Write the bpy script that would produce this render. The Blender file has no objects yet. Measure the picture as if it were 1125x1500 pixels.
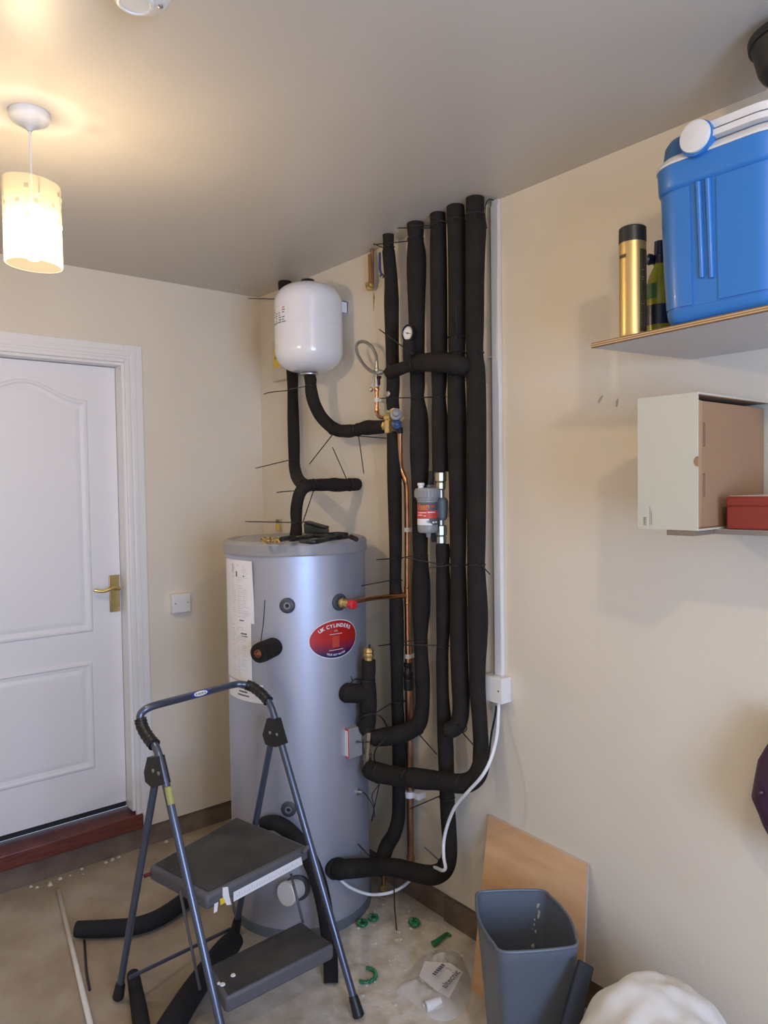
import bpy, bmesh, math, random
from mathutils import Vector, Matrix
random.seed(7)
PI = math.pi
V = Vector
SC = bpy.context.scene
COL = SC.collection

# ------------------------------------------------------------------ camera
FPX = 1082.8
YAW, PITCH, ROLL = 0.8836, -0.0348, -0.0147
CAM = V((3.28, -1.9004, 1.6378))
H = 2.5909
_f = V((-math.sin(YAW)*math.cos(PITCH), math.cos(YAW)*math.cos(PITCH), math.sin(PITCH)))
_r0 = V((math.cos(YAW), math.sin(YAW), 0)); _u0 = _r0.cross(_f)
_c, _s = math.cos(ROLL), math.sin(ROLL)
RT = _c*_r0 + _s*_u0; UP = -_s*_r0 + _c*_u0; FW = _f
cd = bpy.data.cameras.new('camera'); cam = bpy.data.objects.new('camera', cd); COL.objects.link(cam)
cd.sensor_fit = 'VERTICAL'; cd.sensor_height = 36; cd.lens = FPX*36/1500; cd.clip_start = .02
cam.matrix_world = Matrix(((RT.x, UP.x, -FW.x, CAM.x), (RT.y, UP.y, -FW.y, CAM.y), (RT.z, UP.z, -FW.z, CAM.z), (0, 0, 0, 1)))
SC.camera = cam

# survey helpers: where a sight line meets a real plane of the room
def ray(u, v): return FW + RT*((u-562.5)/FPX) - UP*((v-750)/FPX)
def Y(u, v, y): d = ray(u, v); return CAM + d*((y-CAM.y)/d.y)
def X(u, v, x): d = ray(u, v); return CAM + d*((x-CAM.x)/d.x)
def Z(u, v, z): d = ray(u, v); return CAM + d*((z-CAM.z)/d.z)
def depth(p): return (V(p)-CAM).dot(FW)
def D(u, v, dist): return CAM + ray(u, v)*dist
def pxm(px, p): return px*depth(p)/FPX

# ------------------------------------------------------------------ materials
def mat(name, col, rough=.6, metal=0, spec=.5, bump=0, bscale=60, var=0, vscale=8, coat=0, trans=0, alpha=1, col2=None, stretch=None, det=4):
    m = bpy.data.materials.new(name); m.use_nodes = True
    nt = m.node_tree; b = nt.nodes['Principled BSDF']
    b.inputs['Base Color'].default_value = (*col, 1); b.inputs['Roughness'].default_value = rough
    b.inputs['Metallic'].default_value = metal; b.inputs['Specular IOR Level'].default_value = spec
    b.inputs['Coat Weight'].default_value = coat; b.inputs['Transmission Weight'].default_value = trans
    b.inputs['Alpha'].default_value = alpha
    tc = nt.nodes.new('ShaderNodeTexCoord'); src = tc.outputs['Object']
    if stretch:
        mp = nt.nodes.new('ShaderNodeMapping'); mp.inputs['Scale'].default_value = stretch
        nt.links.new(src, mp.inputs['Vector']); src = mp.outputs['Vector']
    if var or col2:
        n = nt.nodes.new('ShaderNodeTexNoise'); n.inputs['Scale'].default_value = vscale; n.inputs['Detail'].default_value = det
        nt.links.new(src, n.inputs['Vector'])
        r = nt.nodes.new('ShaderNodeValToRGB')
        r.color_ramp.elements[0].position = .3; r.color_ramp.elements[1].position = .7
        c2 = col2 if col2 else tuple(min(1, c*(1+var)) for c in col)
        c1 = col if col2 else tuple(c*(1-var) for c in col)
        r.color_ramp.elements[0].color = (*c1, 1); r.color_ramp.elements[1].color = (*c2, 1)
        nt.links.new(n.outputs['Fac'], r.inputs['Fac']); nt.links.new(r.outputs['Color'], b.inputs['Base Color'])
    if bump:
        n2 = nt.nodes.new('ShaderNodeTexNoise'); n2.inputs['Scale'].default_value = bscale; n2.inputs['Detail'].default_value = 5
        nt.links.new(src, n2.inputs['Vector'])
        bp = nt.nodes.new('ShaderNodeBump'); bp.inputs['Strength'].default_value = bump; bp.inputs['Distance'].default_value = .01
        nt.links.new(n2.outputs['Fac'], bp.inputs['Height']); nt.links.new(bp.outputs['Normal'], b.inputs['Normal'])
    return m
M = {}
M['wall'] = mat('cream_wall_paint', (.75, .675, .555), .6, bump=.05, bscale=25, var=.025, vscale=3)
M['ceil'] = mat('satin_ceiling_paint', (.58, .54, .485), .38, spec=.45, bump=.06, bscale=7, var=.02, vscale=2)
M['white'] = mat('white_gloss_paint', (.82, .80, .78), .32, bump=.02, bscale=40)
M['door'] = mat('white_door_paint', (.82, .81, .82), .34, bump=.03, bscale=60, stretch=(1, 8, 1))
M['plasticw'] = mat('white_plastic', (.80, .785, .76), .35)
M['band'] = mat('bare_dark_plinth', (.13, .085, .06), .85, bump=.25, bscale=40, col2=(.22, .16, .12), vscale=9)
M['redwood'] = mat('red_painted_wood', (.13, .032, .02), .45, bump=.1, bscale=30, var=.3, vscale=12, stretch=(1, 1, 8))
M['dark'] = mat('dark_gap_strip', (.02, .02, .025), .7)
M['foam'] = mat('black_foam_lagging', (.0185, .0152, .0128), .82, spec=.22, bump=.12, bscale=70, var=.2, vscale=14)
M['foamgrey'] = mat('dark_grey_foam', (.019, .018, .02), .8, spec=.25, bump=.15, bscale=80)
M['blackp'] = mat('black_plastic', (.012, .012, .013), .42)
M['copper'] = mat('copper', (.66, .35, .19), .27, 1, var=.18, vscale=20, col2=None)
M['copperold'] = mat('dull_copper', (.46, .25, .17), .38, 1, var=.25, vscale=18)
M['brass'] = mat('brass', (.80, .58, .22), .3, 1, var=.08, vscale=30)
M['brassold'] = mat('aged_brass', (.52, .37, .15), .4, 1, var=.12, vscale=30)
M['chrome'] = mat('chrome', (.50, .485, .45), .42, 1)
M['steel'] = mat('braided_steel', (.36, .34, .31), .35, 1, bump=.5, bscale=500)
M['cyl'] = mat('silver_grey_coated_steel', (.46, .48, .56), .42, .55, bump=.006, bscale=6)
M['lid'] = mat('grey_plastic_lid', (.30, .29, .29), .42)
M['grommet'] = mat('grey_rubber_grommet', (.055, .062, .075), .5)
M['vessel'] = mat('white_enamel', (.80, .80, .83), .18, coat=.4)
M['label'] = mat('white_label_paper', (.82, .81, .82), .55)
M['ink'] = mat('printed_ink', (.10, .10, .11), .6)
M['inkpale'] = mat('pale_grey_print', (.55, .55, .56), .6)
M['red'] = mat('red_plastic', (.62, .03, .04), .4)
M['yellow'] = mat('yellow_label', (.80, .58, .03), .5)
M['blue'] = mat('navy_plastic', (.03, .06, .16), .4)
M['greyp'] = mat('mid_grey_plastic', (.29, .285, .28), .42)
M['greyd'] = mat('slate_grey_plastic', (.12, .14, .15), .5)
M['orange'] = mat('orange_print', (.80, .20, .04), .5)
M['redlab'] = mat('red_print', (.62, .06, .04), .5)
M['cable'] = mat('white_cable', (.80, .83, .86), .4)
M['ladder'] = mat('grey_blue_powder_coat', (.105, .125, .18), .3, .6, coat=.3)
M['step'] = mat('dark_grey_step_plastic', (.10, .10, .112), .5, bump=.1, bscale=120)
M['mat'] = mat('black_ribbed_tread', (.028, .028, .028), .72, bump=.3, bscale=150, col2=(.065, .062, .058), vscale=9)
M['bin'] = mat('slate_blue_plastic', (.115, .135, .165), .42, bump=.05, bscale=200)
M['binin'] = mat('slate_blue_plastic_inside', (.115, .135, .165), .5)
M['ply'] = mat('birch_plywood_face', (.56, .32, .155), .5, col2=(.66, .42, .23), vscale=5, stretch=(1, 3, 6), bump=.03)
M['plyedge'] = mat('plywood_edge', (.62, .45, .28), .6, col2=(.25, .14, .07), vscale=1, stretch=(1, 1, 400))
M['shelfw'] = mat('white_melamine', (.62, .60, .60), .45)
M['sack'] = mat('white_cotton_sheet', (.70, .68, .64), .85, bump=.25, bscale=25, var=.04)
M['cool'] = mat('blue_cool_box_plastic', (.028, .17, .50), .36, coat=.15)
M['cooldk'] = mat('blue_lid_plastic', (.03, .12, .28), .4)
M['coolw'] = mat('white_lid_plastic', (.66, .65, .64), .4)
M['gold'] = mat('gold_anodised_can', (.72, .50, .20), .36, .75)
M['golddk'] = mat('dark_can_print', (.10, .085, .05), .4, .6)
M['blackcap'] = mat('black_cap', (.022, .02, .019), .38)
M['boxw'] = mat('pale_card_outside', (.53, .51, .415), .6)
M['card'] = mat('brown_card', (.31, .18, .095), .8, var=.05, bump=.05, bscale=200)
M['tin'] = mat('red_tin', (.29, .045, .03), .35, .2)
M['greenp'] = mat('green_plastic', (.02, .17, .06), .35)
M['purple'] = mat('dark_purple_fabric', (.055, .018, .05), .6, bump=.3, bscale=40)
M['pot'] = mat('black_plant_pot', (.02, .018, .017), .5)
M['greenbot'] = mat('yellow_green_bottle', (.42, .42, .03), .25, trans=.35)
M['navy'] = mat('navy_cap', (.012, .02, .06), .3)
M['debris'] = mat('white_plaster_chip', (.58, .54, .46), .9)
M['strip'] = mat('cream_plastic_strip', (.70, .66, .58), .45)

# floor: tan concrete, plaster dust spilled by the cylinder
def floor_mat():
    m = bpy.data.materials.new('dusty_concrete'); m.use_nodes = True; nt = m.node_tree; b = nt.nodes['Principled BSDF']
    b.inputs['Roughness'].default_value = .85
    tc = nt.nodes.new('ShaderNodeTexCoord')
    def noise(sc, det=6, dist=0):
        n = nt.nodes.new('ShaderNodeTexNoise'); n.inputs['Scale'].default_value = sc; n.inputs['Detail'].default_value = det; n.inputs['Distortion'].default_value = dist
        nt.links.new(tc.outputs['Object'], n.inputs['Vector']); return n
    def ramp(src, e):
        r = nt.nodes.new('ShaderNodeValToRGB'); r.color_ramp.elements[0].position = e[0][0]; r.color_ramp.elements[0].color = (*e[0][1], 1)
        r.color_ramp.elements[1].position = e[-1][0]; r.color_ramp.elements[1].color = (*e[-1][1], 1)
        for p, c in e[1:-1]:
            q = r.color_ramp.elements.new(p); q.color = (*c, 1)
        nt.links.new(src, r.inputs['Fac']); return r
    def math_(op, a, bb):
        n = nt.nodes.new('ShaderNodeMath'); n.operation = op
        for i, x in enumerate((a, bb)):
            if isinstance(x, (int, float)): n.inputs[i].default_value = x
            else: nt.links.new(x, n.inputs[i])
        return n.outputs[0]
    base = ramp(noise(4.5, 8).outputs['Fac'], [(.3, (.29, .23, .165)), (.5, (.38, .315, .235)), (.72, (.46, .40, .32))])
    stain = ramp(noise(2.2, 5, .6).outputs['Fac'], [(.52, (0, 0, 0)), (.70, (1, 1, 1))])
    mx = nt.nodes.new('ShaderNodeMix'); mx.data_type = 'RGBA'
    nt.links.new(math_('MULTIPLY', stain.outputs['Color'], .55), mx.inputs['Factor']); nt.links.new(base.outputs['Color'], mx.inputs['A']); mx.inputs['B'].default_value = (.32, .22, .125, 1)
    # dust patch about x 1.35, y -.35
    mp = nt.nodes.new('ShaderNodeMapping'); mp.inputs['Location'].default_value = (-1.42, .36, 0); nt.links.new(tc.outputs['Object'], mp.inputs['Vector'])
    ln = nt.nodes.new('ShaderNodeVectorMath'); ln.operation = 'LENGTH'; nt.links.new(mp.outputs['Vector'], ln.inputs[0])
    dd = math_('ADD', ln.outputs['Value'], math_('MULTIPLY', math_('SUBTRACT', noise(7, 8, .5).outputs['Fac'], .5), .55))
    dr = ramp(dd, [(.26, (1, 1, 1)), (.62, (0, 0, 0))])
    mx2 = nt.nodes.new('ShaderNodeMix'); mx2.data_type = 'RGBA'
    dc = ramp(noise(16, 8).outputs['Fac'], [(.35, (.56, .49, .38)), (.6, (.74, .70, .62))])
    nt.links.new(math_('MULTIPLY', dr.outputs['Color'], .85), mx2.inputs['Factor']); nt.links.new(mx.outputs['Result'], mx2.inputs['A']); nt.links.new(dc.outputs['Color'], mx2.inputs['B'])
    nt.links.new(mx2.outputs['Result'], b.inputs['Base Color'])
    bp = nt.nodes.new('ShaderNodeBump'); bp.inputs['Strength'].default_value = .25; bp.inputs['Distance'].default_value = .01
    nt.links.new(noise(45, 8).outputs['Fac'], bp.inputs['Height']); nt.links.new(bp.outputs['Normal'], b.inputs['Normal'])
    return m
M['floor'] = floor_mat()

def sticker_mat():
    m = mat('red_to_navy_sticker', (.5, .02, .03), .3); nt = m.node_tree; b = nt.nodes['Principled BSDF']
    tc = nt.nodes.new('ShaderNodeTexCoord'); sp = nt.nodes.new('ShaderNodeSeparateXYZ'); nt.links.new(tc.outputs['Generated'], sp.inputs[0])
    r = nt.nodes.new('ShaderNodeValToRGB'); r.color_ramp.elements[0].position = .10; r.color_ramp.elements[0].color = (.02, .015, .09, 1)
    r.color_ramp.elements[1].position = .48; r.color_ramp.elements[1].color = (.46, .018, .016, 1)
    nt.links.new(sp.outputs['Z'], r.inputs['Fac']); nt.links.new(r.outputs['Color'], b.inputs['Base Color']); return m
M['sticker'] = sticker_mat()

def shade_mat():
    m = bpy.data.materials.new('frosted_glass_shade'); m.use_nodes = True; nt = m.node_tree
    nt.nodes.remove(nt.nodes['Principled BSDF']); out = nt.nodes['Material Output']
    d = nt.nodes.new('ShaderNodeBsdfDiffuse'); d.inputs[0].default_value = (.10, .09, .065, 1)
    t = nt.nodes.new('ShaderNodeBsdfTranslucent'); t.inputs[0].default_value = (.80, .74, .60, 1)
    tr = nt.nodes.new('ShaderNodeBsdfTransparent'); tr.inputs[0].default_value = (1, .975, .93, 1)
    a = nt.nodes.new('ShaderNodeMixShader'); a.inputs[0].default_value = .7; nt.links.new(d.outputs[0], a.inputs[1]); nt.links.new(t.outputs[0], a.inputs[2])
    c = nt.nodes.new('ShaderNodeMixShader'); c.inputs[0].default_value = .86; nt.links.new(a.outputs[0], c.inputs[1]); nt.links.new(tr.outputs[0], c.inputs[2])
    nt.links.new(c.outputs[0], out.inputs[0]); return m
M['shade'] = shade_mat()
def emit(name, col, s):
    m = bpy.data.materials.new(name); m.use_nodes = True; nt = m.node_tree; b = nt.nodes['Principled BSDF']
    b.inputs['Emission Color'].default_value = (*col, 1); b.inputs['Emission Strength'].default_value = s; return m
M['bulb'] = emit('lit_bulb', (1, .86, .62), 30)
_nt = M['bulb'].node_tree; _tr = _nt.nodes.new('ShaderNodeBsdfTransparent'); _mx = _nt.nodes.new('ShaderNodeMixShader'); _mx.inputs[0].default_value = .7
_nt.links.new(_nt.nodes['Principled BSDF'].outputs[0], _mx.inputs[1]); _nt.links.new(_tr.outputs[0], _mx.inputs[2]); _nt.links.new(_mx.outputs[0], _nt.nodes['Material Output'].inputs[0])
def glass(name, col, tw=.75, rough=.12):
    m = bpy.data.materials.new(name); m.use_nodes = True; nt = m.node_tree; b = nt.nodes['Principled BSDF']
    b.inputs['Base Color'].default_value = (*col, 1); b.inputs['Roughness'].default_value = rough
    out = nt.nodes['Material Output']; tr = nt.nodes.new('ShaderNodeBsdfTransparent'); mx = nt.nodes.new('ShaderNodeMixShader'); mx.inputs[0].default_value = tw
    nt.links.new(b.outputs[0], mx.inputs[1]); nt.links.new(tr.outputs[0], mx.inputs[2]); nt.links.new(mx.outputs[0], out.inputs[0]); return m
M['film'] = glass('clear_polythene_film', (.80, .78, .75), .52)
M['pane'] = glass('window_glass', (.9, .95, 1), .92, .02)

# ------------------------------------------------------------------ mesh helpers
def NB(): return bmesh.new()
def merge(bm, t, smooth=None):
    mp = {}
    for v in t.verts: mp[v] = bm.verts.new(v.co)
    for f in t.faces:
        try: g = bm.faces.new([mp[v] for v in f.verts])
        except ValueError: continue
        g.smooth = f.smooth if smooth is None else smooth
    t.free(); return bm
def box(bm, lo, hi, bevel=0, seg=2, M4=None):
    t = bmesh.new(); bmesh.ops.create_cube(t, size=1)
    lo, hi = V(lo), V(hi)
    for v in t.verts: v.co = V([(lo[i]+hi[i])/2 + v.co[i]*(hi[i]-lo[i]) for i in range(3)])
    if bevel:
        for f in bmesh.ops.bevel(t, geom=list(t.edges), offset=bevel, segments=seg, profile=.5, affect='EDGES')['faces']: f.smooth = True
    if M4 is not None: bmesh.ops.transform(t, matrix=M4, verts=t.verts)
    return merge(bm, t)
def hexa(bm, p, bevel=0, seg=2):
    """8 corners: 4 bottom ring, 4 top ring"""
    t = bmesh.new(); vs = [t.verts.new(q) for q in p]
    for q in ((3, 2, 1, 0), (4, 5, 6, 7), (0, 1, 5, 4), (1, 2, 6, 5), (2, 3, 7, 6), (3, 0, 4, 7)): t.faces.new([vs[i] for i in q])
    bmesh.ops.recalc_face_normals(t, faces=t.faces)
    if bevel:
        for f in bmesh.ops.bevel(t, geom=list(t.edges), offset=bevel, segments=seg, profile=.5, affect='EDGES')['faces']: f.smooth = True
    return merge(bm, t)
def frame(d):
    d = V(d).normalized(); a = V((0, 0, 1)) if abs(d.z) < .9 else V((1, 0, 0))
    x = a.cross(d).normalized(); return x, d.cross(x), d
def cr(pts, n=6):
    """Catmull-Rom through tuples"""
    P = [list(p) for p in pts]; out = []
    if len(P) < 3: return P
    for i in range(len(P)-1):
        p0 = P[max(i-1, 0)]; p1 = P[i]; p2 = P[i+1]; p3 = P[min(i+2, len(P)-1)]
        for k in range(n):
            t = k/n
            out.append([.5*((2*b)+(-a+c)*t+(2*a-5*b+4*c-d)*t*t+(-a+3*b-3*c+d)*t**3) for a, b, c, d in zip(p0, p1, p2, p3)])
    out.append(P[-1]); return out
def tube(bm, path, rad, seg=14, cap=True, close=False):
    P = [V(p[:3]) for p in path]; n = len(P)
    R = list(rad) if isinstance(rad, (list, tuple)) else [rad]*n
    R += [R[-1]]*(n-len(R))
    rings = []; up = None
    for i in range(n):
        if close: d = P[(i+1) % n]-P[i-1]
        else: d = P[min(i+1, n-1)]-P[max(i-1, 0)]
        if d.length < 1e-9: d = V((0, 0, 1))
        d.normalize()
        if up is None: up = frame(d)[0]
        up = up - d*up.dot(d)
        if up.length < 1e-6: up = frame(d)[0]
        up.normalize(); w = d.cross(up)
        rings.append([bm.verts.new(P[i]+(up*math.cos(2*PI*k/seg)+w*math.sin(2*PI*k/seg))*R[i]) for k in range(seg)])
    for i in range(n if close else n-1):
        a, b = rings[i], rings[(i+1) % n]
        for k in range(seg):
            f = bm.faces.new((a[k], a[(k+1) % seg], b[(k+1) % seg], b[k])); f.smooth = True
    if cap and not close:
        bm.faces.new(rings[0][::-1]); bm.faces.new(rings[-1])
    return bm
def lathe(bm, o, axis, prof, seg=32, smooth=True, caps=True):
    x, y, d = frame(axis); o = V(o); rings = []; q = [prof[0]]
    for a, b in zip(prof, prof[1:]):          # holding loops keep long straight sides straight
        if smooth and abs(b[0]-a[0]) > .02:
            for t in (.03, .97): q.append((a[0]+(b[0]-a[0])*t, a[1]+(b[1]-a[1])*t))
        q.append(b)
    for h, r in q:
        rings.append([bm.verts.new(o+d*h+(x*math.cos(2*PI*k/seg)+y*math.sin(2*PI*k/seg))*max(r, 1e-5)) for k in range(seg)])
    for a, b in zip(rings, rings[1:]):
        for k in range(seg):
            f = bm.faces.new((a[k], a[(k+1) % seg], b[(k+1) % seg], b[k])); f.smooth = smooth
    if caps: bm.faces.new(rings[0][::-1]); bm.faces.new(rings[-1])
    return bm
def cyl(bm, a, b, r, seg=16, bev=0):
    a, b = V(a), V(b); L = (b-a).length
    pr = [(0, r), (L, r)] if not bev else [(0, r-bev), (bev*.4, r-bev*.4), (bev, r), (L-bev, r), (L-bev*.4, r-bev*.4), (L, r-bev)]
    return lathe(bm, a, b-a, pr, seg)
def prism(bm, poly, off, smooth=False):
    """polygon of 3D points pushed along off"""
    a = [bm.verts.new(V(p)) for p in poly]; b = [bm.verts.new(V(p)+V(off)) for p in poly]; n = len(a)
    f = [bm.faces.new(a[::-1]), bm.faces.new(b)]
    for i in range(n):
        g = bm.faces.new((a[i], a[(i+1) % n], b[(i+1) % n], b[i])); g.smooth = smooth
    bmesh.ops.recalc_face_normals(bm, faces=bm.faces[:]); return bm
def text(bm, s, size, fn, align='CENTER', bold=0, space=1):
    c = bpy.data.curves.new('t', 'FONT'); c.body = s; c.size = size; c.align_x = align; c.offset = bold; c.space_character = space
    o = bpy.data.objects.new('t', c); COL.objects.link(o); dg = bpy.context.evaluated_depsgraph_get()
    me = bpy.data.meshes.new_from_object(o.evaluated_get(dg)); vs = [bm.verts.new(fn(v.co.x, v.co.y)) for v in me.vertices]
    for p in me.polygons:
        try: bm.faces.new([vs[i] for i in p.vertices])
        except ValueError: pass
    bpy.data.objects.remove(o); bpy.data.curves.remove(c); bpy.data.meshes.remove(me); return bm
def root_loc(p):
    while p.parent: p = p.parent
    return p.location.copy()
def obj(name, bm, m, parent=None, label=None):
    bmesh.ops.recalc_face_normals(bm, faces=bm.faces[:])
    for e in bm.edges:
        if len(e.link_faces) == 2 and e.calc_face_angle(0) > .72: e.smooth = False
    if parent:
        L = root_loc(parent); bmesh.ops.translate(bm, verts=bm.verts[:], vec=-L)
    me = bpy.data.meshes.new(name); bm.to_mesh(me); bm.free()
    me.materials.append(M[m] if isinstance(m, str) else m)
    o = bpy.data.objects.new(name, me); COL.objects.link(o)
    if parent: o.parent = parent
    if label: o['label'] = label
    return o
def tag(o, label, cat, group=None):
    o['label'] = label; o['category'] = cat
    if group: o['group'] = group
    return o
def thing(name, label, cat, loc=(0, 0, 0), group=None):
    o = bpy.data.objects.new(name, None); o.location = V(loc); o.empty_display_size = .05; COL.objects.link(o)
    return tag(o, label, cat, group)
def solo(name, bm, m, label, cat, group=None):
    c = V((0, 0, 0))
    for v in bm.verts: c += v.co
    c /= max(1, len(bm.verts)); c.z = min(v.co.z for v in bm.verts)
    bmesh.ops.translate(bm, verts=bm.verts[:], vec=-c)
    o = obj(name, bm, m); o.location = c; return tag(o, label, cat, group)
def struct(name, bm, m, parent=None):
    o = obj(name, bm, m, parent)
    if not parent: o['kind'] = 'structure'
    return o
# ================================================================== ROOM
LX, WY = 5.0, -2.76
bm = NB(); box(bm, (-.25, WY-.15, -.12), (LX+.15, .15, 0)); struct('floor', bm, 'floor')
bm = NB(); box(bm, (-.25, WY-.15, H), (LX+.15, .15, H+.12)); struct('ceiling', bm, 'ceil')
PB = .0973                       # height where the plaster stops
bm = NB(); box(bm, (-.15, 0, PB), (LX+.15, .15, H)); wr = struct('wall_right', bm, 'wall')
DY0, DY1, DZ0, DZ1 = -1.475, -.699, .2105, 2.1915
bm = NB()
OY0, OY1, OZ = -1.503, -.671, 2.225
box(bm, (-.15, OY1, PB), (0, 0, H)); box(bm, (-.15, OY0, OZ), (0, OY1, H)); box(bm, (-.15, WY, PB), (0, OY0, H)); box(bm, (-.15, OY0, PB), (-.118, OY1, .1))
struct('wall_left', bm, 'wall')
bm = NB(); box(bm, (-.15, WY-.15, 0), (LX+.15, WY, H)); struct('wall_back', bm, 'wall')
WY0, WY1, WZ0, WZ1 = -2.4, -1.1, .75, 2.05
bm = NB(); box(bm, (LX, WY, 0), (LX+.15, 0, WZ0)); box(bm, (LX, WY, WZ1), (LX+.15, 0, H)); box(bm, (LX, WY, WZ0), (LX+.15, WY0, WZ1)); box(bm, (LX, WY1, WZ0), (LX+.15, 0, WZ1))
struct('wall_front', bm, 'wall')
bm = NB()
for a, b in (((WY0, WZ0), (WY1, WZ0+.06)), ((WY0, WZ1-.06), (WY1, WZ1)), ((WY0, WZ0+.06), (WY0+.06, WZ1-.06)), ((WY1-.06, WZ0+.06), (WY1, WZ1-.06)), (((WY0+WY1)/2-.03, WZ0+.06), ((WY0+WY1)/2+.03, WZ1-.06))):
    box(bm, (LX+.06, a[0], a[1]), (LX+.11, b[0], b[1]))
w1 = struct('window_1', bm, 'white')
bm = NB(); box(bm, (LX+.08, WY0+.05, WZ0+.05), (LX+.084, WY1-.05, WZ1-.05)); obj('pane', bm, 'pane', w1)
# bare plinth under the plaster
bm = NB(); box(bm, (-.15, WY, 0), (-.012, -.001, PB)); struct('baseboard_left', bm, 'band')
bm = NB(); box(bm, (-.15, -.001, 0), (LX, .14, PB)); struct('baseboard_right', bm, 'band')
# a loose length of dark skirting standing below the pipes
p = [Z(632, 1345, 0), Z(688, 1367, 0)]
bm = NB(); box(bm, (1.30, -.014, 0), (1.535, -.001, .092), .002); solo('skirting_offcut', bm, 'band', 'short dark brown board standing at the foot of the wall behind the bin and plywood', 'skirting board')
# paint chips on the right wall
bm = NB()
for u, v, L, a in ((880, 585, .026, 1.2), (906, 590, .022, 1.5)):
    pts = []
    for k in range(9):
        t = k/8; q = Y(u-3+6*t**1.5*(1 if u < 890 else .4), v+6-12*t, -.0005); pts.append((q.x, q.y, q.z))
    tube(bm, pts, [.0012+.0022*math.sin(PI*k/8) for k in range(9)], 6)
obj('scrape_mark', bm, mat('scraped_plaster', (.5, .42, .33), .9), wr)
bm = NB(); tube(bm, [Y(547, 428, -.0005), Y(548, 436, -.0005), Y(547.5, 443, -.0005), Y(547, 456, -.0005)], [.001, .005, .0025, .0008], 6); obj('rust_stain', bm, mat('rust_run_stain', (.45, .27, .10), .9), wr)

# door -------------------------------------------------------------
bm = NB(); box(bm, (-.112, -1.468, DZ0), (-.072, -.7058, 2.188), .002); door = struct('door_1', bm, 'door')
def outline(y0, y1, z0, z1, arch=0, n=28):
    P = [(y0, z0), (y1, z0), (y1, z1)]
    if arch:
        for k in range(1, n):
            t = k/n; s = .5-.5*math.cos(2*PI*t); e = s**1.15
            P.append((y1+(y0-y1)*t, z1+arch*e))
    P.append((y0, z1)); return P
def dense(P, st=.03):
    out = []
    for a, b in zip(P, P[1:]+P[:1]):
        L = math.hypot(b[0]-a[0], b[1]-a[1]); n = max(1, int(L/st))
        for k in range(n): out.append((a[0]+(b[0]-a[0])*k/n, a[1]+(b[1]-a[1])*k/n))
    return out
for (y0, y1, z0, z1, ar) in ((-1.344, -.832, 1.012, 2.035, .075), (-1.344, -.84, .40, .882, 0)):
    bm = NB()
    rings = []
    for off, h in ((0, 0), (.006, .007), (.014, .008), (.02, .003), (.034, .0012), (.05, .0045), (.056, .005)):
        o = dense(outline(y0+off, y1-off, z0+off, z1-off, ar)) if 0 else outline(y0+off, y1-off, z0+off, z1-off, ar)
        rings.append([bm.verts.new((-.072+h, a, b)) for a, b in o])
    for a, b in zip(rings, rings[1:]):
        n = len(a)
        for k in range(n):
            f = bm.faces.new((a[k], a[(k+1) % n], b[(k+1) % n], b[k]))
    bm.faces.new(rings[-1])
    obj('panel', bm, 'door', door)
pa, pb = X(159.5, 843, -.07), X(176, 895, -.07)
bm = NB(); box(bm, (-.0722, pa.y, pb.z), (-.066, pb.y, pa.z), .0015)
for zz in (pa.z-.012, pb.z+.012): cyl(bm, (-.066, (pa.y+pb.y)/2, zz), (-.0645, (pa.y+pb.y)/2, zz), .004, 10)
hp = obj('handle_plate', bm, 'brassold', door)
hz = X(170, 862, -.05).z; hy = (pa.y+pb.y)/2
bm = NB(); cyl(bm, (-.067, hy, hz), (-.03, hy, hz), .009, 14)
tube(bm, cr([(-.03, hy+.012, hz, 0), (-.026, hy-.005, hz+.001, 0), (-.024, hy-.03, hz+.004, 0), (-.026, hy-.06, hz-.004, 0), (-.03, hy-.085, hz-.001, 0), (-.034, hy-.1, hz+.004, 0)]), [.008]*5+[.0075]*21, 12)
obj('door_handle', bm, 'brass', door)
bm = NB(); box(bm, (-.115, -1.468, .1855), (-.08, -.7058, .2095)); obj('door_gap_shade', bm, 'dark', door)  # dark strip stands in for the shade in the gap under the door
# lining and architrave
bm = NB(); box(bm, (-.13, -.704, .186), (.002, -.672, 2.224)); box(bm, (-.13, -1.502, .186), (.002, -1.47, 2.224)); box(bm, (-.13, -1.47, 2.191), (.002, -.704, 2.224)); struct('trim_1', bm, 'white')
AZ = 2.226
bm = NB()
ya, yb = -.692, -.612
box(bm, (.0002, ya, .118), (.012, yb, AZ+.055), .002); box(bm, (.0004, ya-.0005, .1185), (.018, ya+.022, AZ-.005), .004); box(bm, (.0006, ya+.028, .119), (.0155, ya+.05, AZ+.03), .003)
box(bm, (.0003, -1.56, AZ-.024), (.0118, ya, AZ+.0548), .002); box(bm, (.0005, -1.56, AZ-.0245), (.0178, ya, AZ-.006), .004); box(bm, (.0007, -1.56, AZ+.004), (.0153, ya+.03, AZ+.0265), .003)
box(bm, (.0001, -1.56, .1182), (.0119, -1.485, AZ-.024), .002)
struct('trim_2', bm, 'white')
bm = NB(); box(bm, (-.115, -1.50, .106), (.03, -.665, .172), .006); struct('trim_3', bm, 'redwood')

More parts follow.
